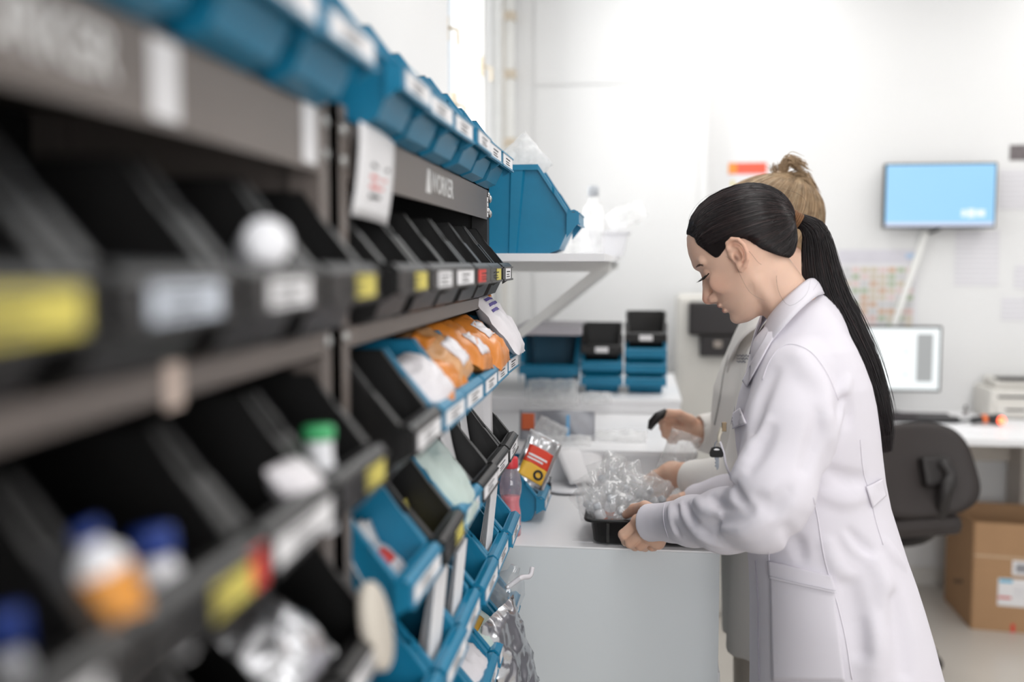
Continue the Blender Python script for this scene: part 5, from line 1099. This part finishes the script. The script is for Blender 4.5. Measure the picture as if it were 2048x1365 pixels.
V, F = mesh_sdf(coat1_sdf, (-0.02, 1.54, 0.34), (0.66, 2.30, 1.50), 0.0038); V = relax(V, F, 1, 0.4)
person1 = None
hv, hf = mesh_sdf(lambda q: head_sdf(q), (-160, -230, -100), (125, 132, 100), 1.7); hv = relax(hv, hf, 1, 0.3)
gv, gf = hand_piece(HAND)
SB = [(z, x, y, rx*0.84, ry*0.84) for z, x, y, rx, ry in ST1 if 0.75 < z < 1.40]
LEG = [([np.array((0.42, 1.82, 0.85)), np.array((0.43, 1.80, 0.48)), np.array((0.45, 1.80, 0.09))], [0.085, 0.058, 0.040]),
       ([np.array((0.42, 2.00, 0.85)), np.array((0.43, 2.01, 0.48)), np.array((0.45, 2.01, 0.09))], [0.085, 0.058, 0.040]),
       ([np.array((0.47, 1.80, 0.05)), np.array((0.28, 1.80, 0.030))], [0.045, 0.030]), ([np.array((0.47, 2.01, 0.05)), np.array((0.28, 2.01, 0.030))], [0.045, 0.030]),
       (ARM1, [r*0.66 for r in RAD1]), (ARM1F+[PX(1345, 1020, 2.23)], [r*0.66 for r in RAD1F]+[0.022])]
bv_, bf_ = body_piece(SB, LEG)
HANDF = dict(wrist=(1385, 1008, 2.22), arm=(1420, 1005, 2.21),
    mcp=[(1345, 1010, 2.235), (1347, 1022, 2.232), (1352, 1032, 2.23), (1360, 1040, 2.23)], pip=[(1322, 1020, 2.235), (1324, 1034, 2.23), (1332, 1044, 2.23), (1345, 1050, 2.23)],
    dip=[(1316, 1036, 2.225), (1320, 1046, 2.222), (1330, 1053, 2.22), (1345, 1056, 2.22)], tip=[(1322, 1048, 2.215), (1328, 1055, 2.212), (1338, 1060, 2.21), (1350, 1062, 2.21)],
    thumb=[(1368, 1000, 2.21), (1348, 1002, 2.19), (1330, 1012, 2.18), (1320, 1022, 2.175)])
fv, ff = hand_piece(HANDF, 1.0, 0.0024)
PV, PF, PC = join_np([(fr1.wld(hv), hf, skin_cols(hv)), (gv, gf, hand_cols(gv)), (fv, ff, hand_cols(fv)), (bv_, bf_, flat_cols(bv_))])
person1 = link('person', np_mesh('person', PV, PF, PC), SKIN)
tag(person1, 'dark-haired woman in white lab coat with long ponytail, looking down, holding the black bin', 'person')
coat1 = link('lab_coat', np_mesh('lab_coat', V, F), COATM, person1)
coat1['label'] = 'white cotton lab coat'
cbv = BVHTree.FromPolygons([Vector(v) for v in V], F.tolist())
CAMV = Vector((0, 0, CAMH))
def on_coat(x, y, off=0.0012, bvh=None):
    r = Vector(ray(x, y)).normalized(); h = (bvh or cbv).ray_cast(CAMV, r)
    if h[0] is None: return None
    n = h[1] if h[1].dot(r) < 0 else -h[1]
    return h[0]+n*off
def seam(pts, rad=0.0011, name='seam', m=None, off=0.0006, n=40):
    P = [on_coat(p[0], p[1], off) for p in cat_spline(pts, n)]; P = [p for p in P if p is not None]
    if len(P) > 3: return MB().tube(P, rad, 5).build(name, m or COATM, coat1)
def patch(poly4, name, off=0.0022, th=0.0022, nu=24, nv=24, m=None):
    """cloth piece lying on the coat: four image corners tl,tr,br,bl filled with a grid cast onto the coat"""
    tl, tr, br, bl = [np.array(p, float) for p in poly4]; G = []
    for i in range(nv+1):
        row = []
        for j in range(nu+1):
            s, t = j/nu, i/nv; p = (1-t)*((1-s)*tl+s*tr)+t*((1-s)*bl+s*br); q = on_coat(p[0], p[1], off)
            row.append(q)
        G.append(row)
    for row in G:
        for j in range(len(row)):
            if row[j] is None: row[j] = next((r for r in row[j:]+row[:j][::-1] if r is not None), Vector((0, 0, 0)))
    me = solidify(MB().quadgrid(G).mesh(name), th, 0.0)
    return link(name, me, m or COATM, coat1)
seam([(1525, 760), (1540, 722), (1562, 695), (1590, 690), (1625, 708), (1655, 750), (1676, 800)], 0.0010)           # armhole
seam([(1626, 995), (1630, 1012), (1636, 1040), (1642, 1080), (1652, 1130), (1672, 1200), (1690, 1275), (1704, 1360)], 0.0010)   # princess seam
seam([(1720, 880), (1726, 940), (1738, 985), (1752, 1045), (1766, 1090)], 0.0008)
seam([(1538, 1105), (1539, 1125), (1545, 1160), (1550, 1200), (1547, 1280), (1549, 1362)], 0.0009)
seam([(1511, 1122), (1513, 1150), (1516, 1200), (1517, 1290), (1519, 1362)], 0.0009, 'front_edge', mat('painted_edge_shade', rgb(176, 170, 184), 0.8))  # darker line paints the shaded slit where the coat opens
seam([(1330, 1007), (1327, 1025), (1329, 1050), (1337, 1076)], 0.0007)
pk = patch([(1541, 1122), (1664, 1152), (1690, 1362), (1546, 1362)], 'pocket')
pk2 = patch([(1541, 1122), (1664, 1152), (1671, 1186), (1544, 1156)], 'pocket_hem', off=0.0068)
seam([(1546, 1151), (1605, 1165), (1668, 1180)], 0.0007, 'stitching', THREAD, 0.0088)
patch([(1729, 975), (1760, 958), (1768, 992), (1742, 1016)], 'back_tab', off=0.004, nu=10, nv=10)
patch([(1462, 834), (1484, 817), (1496, 848), (1470, 858)], 'chest_pocket_flap', off=0.004, nu=10, nv=10)
# collar: a folded band standing round the neck
def collar(parent, m, up_e, lo_e, Yc, name='collar', th=0.0032):
    U = cat_spline(up_e+[(p[0], 2*Yc-p[1], p[2]) for p in up_e[::-1][1:]], 49); Lo = cat_spline(lo_e+[(p[0], 2*Yc-p[1], p[2]) for p in lo_e[::-1][1:]], 49)
    G = []
    for i in range(7):
        t = i/6; G.append([Vector(tuple((1-t)*a+t*b))+Vector((0, 0, 0.004*math.sin(math.pi*t))) for a, b in zip(U, Lo)])
    return link(name, solidify(MB().quadgrid(G).mesh(name), th, 0.0), m, parent)
cu_ = [tuple(PX(*p)) for p in [(1530, 652, 1.825), (1540, 632, 1.806), (1562, 606, 1.792), (1590, 580, 1.797), (1617, 559, 1.825), (1632, 560, 1.86)]]
cl_ = [tuple(PX(*p)) for p in [(1516, 722, 1.795), (1530, 700, 1.768), (1560, 662, 1.745), (1595, 625, 1.752), (1632, 594, 1.795), (1648, 588, 1.86)]]
collar(coat1, COATM, cu_, cl_, 1.86)
lap = patch([(1538, 668), (1556, 668), (1498, 776), (1490, 764)], 'lapel', off=0.005, nu=10, nv=20)
# hair
rng = np.random.default_rng(7)
hair1, hbv = hair_on_head(fr1, person1, HAIRB, rng, 4000, m2=HAIRH)
PT = [(1594, 442, 12), (1610, 447, 15), (1629, 466, 24), (1637, 505, 29), (1646, 560, 35), (1660, 605, 37), (1680, 645, 37), (1705, 690, 33), (1726, 730, 29), (1744, 775, 25), (1754, 815, 25), (1765, 855, 21), (1775, 897, 9)]
YP = [1.862, 1.862, 1.862, 1.862, 1.862, 1.860, 1.858, 1.855, 1.852, 1.850, 1.848, 1.846, 1.845]
cen = cat_spline([PX(a, b, y) for (a, b, r), y in zip(PT, YP)], 40); rr = np.interp(np.linspace(0, 12, 40), range(13), [p[2] for p in PT])*YH/FPX
mb = MB(); tg = np.gradient(np.array(cen), axis=0); rows = []
for i in range(38):
    t = tg[i]/np.linalg.norm(tg[i]); a = np.cross(t, (0, 1, 0)); a /= np.linalg.norm(a); b = np.array((0, 1.0, 0))
    rows.append([Vector(tuple(cen[i]+rr[i]*0.86*(a*math.cos(x)+0.62*b*math.sin(x)))) for x in np.linspace(0, 2*math.pi, 17)])
mb.quadgrid(rows); tail = mb.build('ponytail', HAIRC, person1)
paths = []
for k in range(2300):
    ang = rng.random()*2*math.pi; q = math.sqrt(rng.random())*0.98+0.06; ln = 0.66+0.38*rng.random(); tw = rng.normal()*0.5; fl = max(0, rng.normal())*0.13
    pts = []
    for j in range(18):
        s = j/17*ln; x = min(s, 1)*39; i = min(int(x), 38); c = cen[i]+(cen[min(i+1, 39)]-cen[i])*(x-i); r = np.interp(x, range(40), rr)
        t = tg[i]/np.linalg.norm(tg[i]); a = np.cross(t, (0, 1, 0)); a /= np.linalg.norm(a)
        an = ang+tw*s; wv = 1+fl*s*1.6+0.06*math.sin(9*s+k)
        pts.append(c+r*q*wv*(a*math.cos(an)+0.68*np.array((0, 1.0, 0))*math.sin(an))+(np.array((0.03*fl, 0, -0.06))*max(0, s-0.9)))
    paths.append(np.array(pts))
for pp, mm in ((paths[:2060], HAIRB), (paths[2060:], HAIRH)):
    st = link('ponytail_strands', strands_mesh('ponytail_strands', pp, 0.00045, 0.0003), mm, tail); st['kind'] = 'stuff'
# loose hairs
LOOSE = [[(1450, 512, 1.79), (1470, 527, 1.785), (1480, 550, 1.785), (1500, 585, 1.79), (1530, 602, 1.80)], [(1478, 486, 1.77), (1500, 505, 1.785), (1520, 528, 1.80), (1545, 533, 1.82)],
         [(1555, 530, 1.82), (1553, 560, 1.80), (1560, 590, 1.775), (1580, 612, 1.755), (1612, 590, 1.77), (1622, 556, 1.80)], [(1600, 440, 1.85), (1612, 405, 1.85), (1590, 385, 1.85), (1540, 373, 1.85)],
         [(1640, 470, 1.84), (1662, 515, 1.84), (1673, 560, 1.84), (1672, 600, 1.84)], [(1742, 770, 1.83), (1772, 800, 1.83), (1787, 840, 1.83), (1780, 880, 1.83)], [(1376, 468, 1.86), (1380, 430, 1.86), (1410, 395, 1.86), (1460, 372, 1.86)],
         [(1720, 680, 1.84), (1752, 715, 1.84), (1770, 770, 1.84), (1774, 815, 1.84)], [(1602, 500, 1.83), (1606, 545, 1.82), (1610, 600, 1.80), (1640, 560, 1.80)], [(1690, 600, 1.84), (1716, 640, 1.84), (1730, 690, 1.84)]]
lp = [np.array(cat_spline([PX(*p) for p in L], 16)) for L in LOOSE]
lh = link('loose_hairs', strands_mesh('loose_hairs', lp, 0.00022, 0.00015), HAIRB, hair1); lh['kind'] = 'stuff'
# hair tie: wound brown elastic
mb = MB(); tc_ = PX(1588, 441, YH-0.001); tx = (PX(1596, 446, YH)-PX(1576, 434, YH)); tx /= np.linalg.norm(tx)
a = np.cross(tx, (0, 1, 0)); a /= np.linalg.norm(a)
for k in range(6):
    c = tc_+tx*(k-2.5)*0.0036; ri = 0.0158+0.0008*math.sin(k*2.1)
    mb.tube([Vector(tuple(c+ri*(a*math.cos(x)+np.array((0, 1.0, 0))*math.sin(x)))) for x in np.linspace(0, 2*math.pi, 25)], 0.0022, 6, cap=False)
mb.build('hair_tie', TIEM, person1)
# eyelashes and brow on the near side (cast on to the face)
fbv = BVHTree.FromPolygons([Vector(v) for v in PV[:len(hv)]], hf.tolist())
def on_face(x, y, off=0.0004): return on_coat(x, y, off, fbv)
lash = []; rngl = np.random.default_rng(3)
for k in range(34):
    t = k/33; x = 1417-10.5*t; y = 548+11*t; b = on_face(x, y)
    if b is None: continue
    e = np.array(b)+np.array([-0.0075-0.004*t, -0.002, -0.0035-0.0015*t])*(0.75+0.4*rngl.random()); mid = (np.array(b)+e)/2+np.array([0, 0, -0.0012])
    lash.append(np.array(cat_spline([np.array(b), mid, e], 6)))
if lash: link('eyelashes', strands_mesh('eyelashes', lash, 0.00050, 0.0002), LASHM, person1)['kind'] = 'stuff'
ll = [on_face(1418-11*t, 547+12.5*t, 0.0004) for t in np.linspace(0, 1, 12)]; ll = [p for p in ll if p is not None]
if len(ll) > 3: MB().tube(ll, 0.0011, 5).build('lash_line', LASHM, person1)
brow = []
for k in range(60):
    t = rngl.random(); x = 1391+13*t; y = 534.5-5.5*math.sin(t*2.0)+rngl.normal()*0.8+1.0*t; p = on_face(x, y, 0.0002); p2 = on_face(x+4, y-1.0+1.5*t, 0.0007)
    if p is None or p2 is None: continue
    brow.append(np.array(cat_spline([np.array(p), (np.array(p)+np.array(p2))/2, np.array(p2)], 4)))
if brow: link('eyebrow', strands_mesh('eyebrow', brow, 0.0004, 0.0002), BROWM, person1)['kind'] = 'stuff'
for nm_, sx in (('shoe', 1.80), ('shoe', 2.01)):
    MB().box((0.22, sx-0.045, 0), (0.52, sx+0.045, 0.062), bev=0.03).build(nm_, mat('white_shoe', rgb(225, 225, 225), 0.6), person1)
# ---- the far worker: blond, cream coat
Y2 = 2.42; s2 = 2.36/FPX*1.02
HX2, HY2 = 1529, 486
fr2 = Frame(PX(HX2, HY2, 2.36), s2, 24.0, 6.0)
ROWS2 = [(575, 1575, 1612), (610, 1530, 1630), (650, 1492, 1650), (690, 1462, 1668), (730, 1445, 1680), (780, 1428, 1690), (840, 1422, 1694), (900, 1426, 1692), (960, 1432, 1690), (1040, 1440, 1700), (1120, 1446, 1712), (1200, 1448, 1722), (1286, 1448, 1730)]
ST2 = coat_stations(ROWS2, Y2, lambda y: (float(np.interp(y, [575, 610, 650, 690, 730, 800, 900, 1100, 1290], [0.05, 0.08, 0.13, 0.165, 0.18, 0.185, 0.175, 0.185, 0.205])), 0.0))
A2F = [PX(1545, 720, 2.56), PX(1500, 800, 2.60), PX(1468, 868, 2.58), PX(1430, 868, 2.56), PX(1405, 866, 2.55)]; R2F = [0.072, 0.068, 0.058, 0.050, 0.046]
A2N = [PX(1555, 730, 2.27), PX(1530, 850, 2.235), PX(1490, 960, 2.235), PX(1440, 962, 2.27), PX(1390, 958, 2.31)]; R2N = [0.072, 0.068, 0.058, 0.050, 0.044]
def coat2_sdf(P):
    d = stat_sdf(P, ST2); d = d+0.005*np.sin(P[:, 1]*40+P[:, 2]*9)*np.clip((1.2-P[:, 2])*2, 0, 1)
    d = s_min(d, sd_chain(P, A2F, R2F, 0.02), 0.02); d = s_min(d, sd_chain(P, A2N, R2N, 0.02), 0.02)
    d = s_max(d, -sd_cone(P, PX(1400, 866, 2.548), PX(1380, 865, 2.54), 0.036, 0.05), 0.004)
    d = s_max(d, -sd_chain(P, [PX(1468, 670, 2.24), PX(1448, 740, 2.24), PX(1432, 810, 2.24)], [0.006]*3), 0.012)
    return d
v2, f2 = mesh_sdf(coat2_sdf, (0.06, 2.12, 0.52), (0.62, 2.70, 1.47), 0.0065); v2 = relax(v2, f2, 1, 0.4)
H2F = dict(wrist=(1392, 862, 2.55), arm=(1430, 866, 2.555), mcp=[(1352, 838, 2.545), (1348, 848, 2.535), (1350, 860, 2.53), (1356, 870, 2.53)], pip=[(1332, 836, 2.53), (1328, 848, 2.52), (1330, 862, 2.515), (1338, 874, 2.515)],
    dip=[(1324, 846, 2.53), (1326, 856, 2.52), (1330, 870, 2.515), (1340, 882, 2.515)], tip=[(1328, 853, 2.535), (1334, 862, 2.53), (1340, 874, 2.525), (1350, 884, 2.525)], thumb=[(1378, 842, 2.53), (1358, 830, 2.51), (1338, 828, 2.505), (1325, 832, 2.505)])
H2N = dict(wrist=(1345, 948, 2.34), arm=(1385, 955, 2.315), mcp=[(1312, 968, 2.36), (1314, 978, 2.352), (1318, 986, 2.348), (1324, 992, 2.346)], pip=[(1296, 985, 2.362), (1300, 992, 2.355), (1306, 998, 2.35), (1314, 1002, 2.348)],
    dip=[(1290, 998, 2.36), (1295, 1003, 2.352), (1302, 1008, 2.348), (1312, 1010, 2.346)], tip=[(1292, 1008, 2.355), (1298, 1012, 2.35), (1305, 1016, 2.345), (1314, 1016, 2.344)], thumb=[(1330, 945, 2.33), (1310, 952, 2.325), (1294, 962, 2.325), (1284, 972, 2.33)])
hv2, hf2 = mesh_sdf(lambda q: head_sdf(q), (-160, -230, -100), (125, 132, 100), 3.0)
p_f = hand_piece(H2F, 1.0, 0.0026); p_n = hand_piece(H2N, 1.0, 0.0026)
SB2 = [(z, x, y, rx*0.84, ry*0.84) for z, x, y, rx, ry in ST2 if 0.80 < z < 1.38]; LX = PX(1560, 1280, Y2)[0]
LEG2 = [([np.array((LX, y, 0.88)), np.array((LX, y, 0.48)), np.array((LX+0.02, y, 0.09))], [0.085, 0.058, 0.040]) for y in (2.33, 2.51)]+[([np.array((LX+0.04, y, 0.05)), np.array((LX-0.15, y, 0.03))], [0.045, 0.03]) for y in (2.33, 2.51)]+[(A2F, [r*0.66 for r in R2F]), (A2N, [r*0.66 for r in R2N])]
b2 = body_piece(SB2, LEG2, 0.014)
PV2, PF2, PC2 = join_np([(fr2.wld(hv2), hf2, skin_cols(hv2)), (*p_f, hand_cols(p_f[0])), (*p_n, hand_cols(p_n[0])), (*b2, flat_cols(b2[0]))])
person2 = link('person', np_mesh('person', PV2, PF2, PC2), SKIN); tag(person2, 'blond woman in cream coat with hair tied up, half hidden behind the dark-haired woman', 'person')
coat2 = link('lab_coat', np_mesh('lab_coat', v2, f2), COATM2, person2)
cu2 = [tuple(PX(*p)) for p in [(1478, 668, 2.40), (1486, 645, 2.355), (1510, 622, 2.31), (1545, 598, 2.305), (1580, 580, 2.33), (1596, 576, 2.36)]]; cl2 = [tuple(PX(*p)) for p in [(1452, 742, 2.38), (1462, 715, 2.32), (1490, 672, 2.275), (1540, 640, 2.27), (1590, 612, 2.30), (1612, 600, 2.36)]]
collar(coat2, COATM2, cu2, cl2, 2.36)
cbv2 = BVHTree.FromPolygons([Vector(v) for v in v2], f2.tolist())
P = [on_coat(p[0], p[1], 0.001, cbv2) for p in cat_spline([(1466, 690), (1450, 740), (1440, 800), (1430, 850)], 20)]; P = [p for p in P if p]
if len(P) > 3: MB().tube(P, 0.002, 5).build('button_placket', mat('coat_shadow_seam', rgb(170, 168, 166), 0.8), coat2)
for k in range(3):
    P = [on_coat(x, 712+6*k+2*math.sin(x), 0.001, cbv2) for x in np.linspace(1474, 1500-4*k, 9)]; P = [p for p in P if p]
    if len(P) > 3: MB().tube(P, 0.0008, 5).build('embroidery', mat('navy_embroidery', rgb(84, 88, 112), 0.8), coat2)
# trousers below the hem
tr = []
for y in (2.33, 2.51): MB().tube([(LX, y, 0.62), (LX, y, 0.4), (LX+0.01, y, 0.10)], [0.105, 0.10, 0.085], 18).build('trouser_leg', mat('beige_trousers', rgb(206, 196, 184), 0.8), person2)
for y in (2.33, 2.51): MB().box((LX-0.20, y-0.045, 0), (LX+0.09, y+0.045, 0.07), bev=0.03).build('shoe', mat('white_shoe', rgb(225, 225, 225), 0.6), person2)
# hair: combed up, with a loose knot of spiky ends
_HL, _RG = HAIRLINE, REGION
rng2 = np.random.default_rng(11)
cap2, _ = hair_on_head(fr2, person2, HAIRL, rng2, 1100, tie_q=(-92, 78, 0), tie=False, m2=mat('pale_blond_hair', rgb(206, 184, 152), 0.45, vary=0.2, scale=60))
kn = np.array([-72.0, 98.0, 0.0]); paths = []
V, F = mesh_sdf(lambda q: s_min(sd_ell(q, kn+np.array((0, 4, 0)), (14, 15, 15)), sd_ell(q, kn+np.array((-16, -14, 0)), (15, 13, 15)), 8), kn-60, kn+60, 4.0); knot = link('hair_knot', np_mesh('hair_knot', fr2.wld(V), F), HAIRL, person2)
for k in range(300):
    a = rng2.normal(size=3); a /= np.linalg.norm(a); st_ = kn+a*np.array((10, 11, 11)); ph = rng2.random()
    if ph < 0.5: e = kn+np.array((-36-22*rng2.random(), 2+rng2.normal()*8, rng2.normal()*10)); m_ = (st_+e)/2+np.array((-4, 22+6*rng2.random(), 0))
    elif ph < 0.85: e = kn+np.array((-46-12*rng2.random(), -42+rng2.normal()*9, rng2.normal()*12)); m_ = (st_+e)/2+np.array((-16, 8, 0))
    else: e = kn+np.array((8*rng2.normal(), 24+12*rng2.random(), rng2.normal()*9)); m_ = (st_+e)/2
    paths.append(fr2.wld(np.array(cat_spline([st_, m_, e], 9))))
sk2 = link('knot_strands', strands_mesh('knot_strands', paths, 0.0010, 0.0006), HAIRL, knot); sk2['kind'] = 'stuff'
MB().tube([Vector(tuple(fr2.wld(kn+np.array((-10, -10, 0))+14*np.array((math.cos(x)*0.5, math.cos(x)*0.85, math.sin(x)))))) for x in np.linspace(0, 2*math.pi, 20)], 0.003, 6, cap=False).build('hair_tie', mat('coral_hair_tie', rgb(226, 140, 110), 0.7), person2)
# what she holds
pn = Vector(atY(1312, 842, 2.50)); tag(MB().tube([pn+Vector((-0.016, 0, -0.022)), pn+Vector((-0.010, 0, -0.006)), pn+Vector((0.004, 0, 0.010)), pn+Vector((0.026, 0.006, 0.022))], [0.006, 0.011, 0.012, 0.010], 10).build('tape_dispenser', BLK), 'small black tool in the blond worker\'s raised hand', 'tool')
bag('clear_bag', 'limp clear bag hanging from the blond worker\'s raised hand', 'bag', atY(1352, 925, 2.44), (0.9, 0, -0.35), (0.2, -1, 0.1), 0.078, 0.155, 0.016, film('hanging_bag_film', white=0.30, gloss=0.02, rough=0.12), 90, 0.08, n=18)
for k, (x, y) in enumerate(((1362, 950), (1376, 968))):
    p = Vector(atY(x, y, 2.43)); tag(MB().lathe([(0.001, 0), (0.010, 0), (0.011, 0.004), (0.011, 0.030), (0.005, 0.036), (0.005, 0.044), (0.001, 0.044)], 14, frame(p, (1, 0, 0.4), (0.3, 0, 1))).build('vial', VIAL), ['upper', 'lower'][k]+' vial in the limp hanging bag', 'vial', 'vials in the hanging bag')
sheets('white slip standing beside the hanging bag', atY(1405, 975, 2.36), 1, 0.04, 0.06, (1, 0.2, 0.3), (0, -1, 0.2), 0)
# ---- near worker's key on its clip
kt = thing('key_ring', 'black-headed key hanging from a lanyard clip on the white coat pocket', 'key', (0, 0, 0)); KY = 1.70; pk = lambda x, y: Vector(atY(x, y, KY))
KB = mat('black_key_head', rgb(12, 12, 13), 0.5, spec=0.3); KM = mat('steel_key', rgb(130, 134, 142), 0.35, metal=0.9); c = pk(1433, 905)
head = MB(); px = 0.000855
out = [(-13, 8), (-13.5, 2), (-10, -8), (-4, -11), (4, -11), (10, -8), (13.5, 2), (13, 8), (9, 10), (-9, 10)]; hole = [(-6, -6), (-2, -8), (2, -8), (6, -6), (4, -4.5), (-4, -4.5)]
head.prism([(c.x+x*px, c.z-y*px) for x, y in out[::-1]], 1, KY-0.003, KY+0.003); head.build('key_head', KB, kt)
MB().prism([(c.x+x*px, c.z-y*px) for x, y in hole[::-1]], 1, KY-0.0034, KY-0.0029).build('key_eye', PAPER, kt)
MB().prism([(c.x+x*px, c.z-y*px) for x, y in [(-4, 10), (5, 10), (5, 30), (3, 35), (1, 36), (0, 31), (-3, 28), (-1, 25), (-3, 21), (-1, 18), (-3, 14)][::-1]], 1, KY-0.001, KY+0.001).build('key_blade', KM, kt)
r0 = pk(1436, 892); MB().tube([r0+Vector((0.0055*math.cos(a), 0.002*math.sin(a), 0.0075*math.sin(a))) for a in np.linspace(0, 2*math.pi, 18)], 0.0010, 6, cap=False).build('ring', KM, kt)
MB().tube([pk(1437, 886), pk(1438, 872), pk(1443, 860), pk(1450, 848)], [0.0022, 0.0030, 0.0040, 0.0032], 8).build('clip', mat('ivory_clip', rgb(214, 206, 190), 0.5), kt); MB().box((-0.004, -0.004, -0.008), (0.004, 0.003, 0.008), Matrix.Translation(pk(1448, 854)), bev=0.001).build('clasp', mat('bronze_clasp', rgb(120, 104, 84), 0.35, metal=0.8), kt)
MB().tube([Vector(tuple(p)) for p in cat_spline([tuple(pk(1440, 884)), tuple(pk(1447, 905)), tuple(pk(1452, 930)), tuple(pk(1460, 950)), tuple(pk(1466, 960))], 16)], 0.0022, 6).build('cord', THREAD, kt)
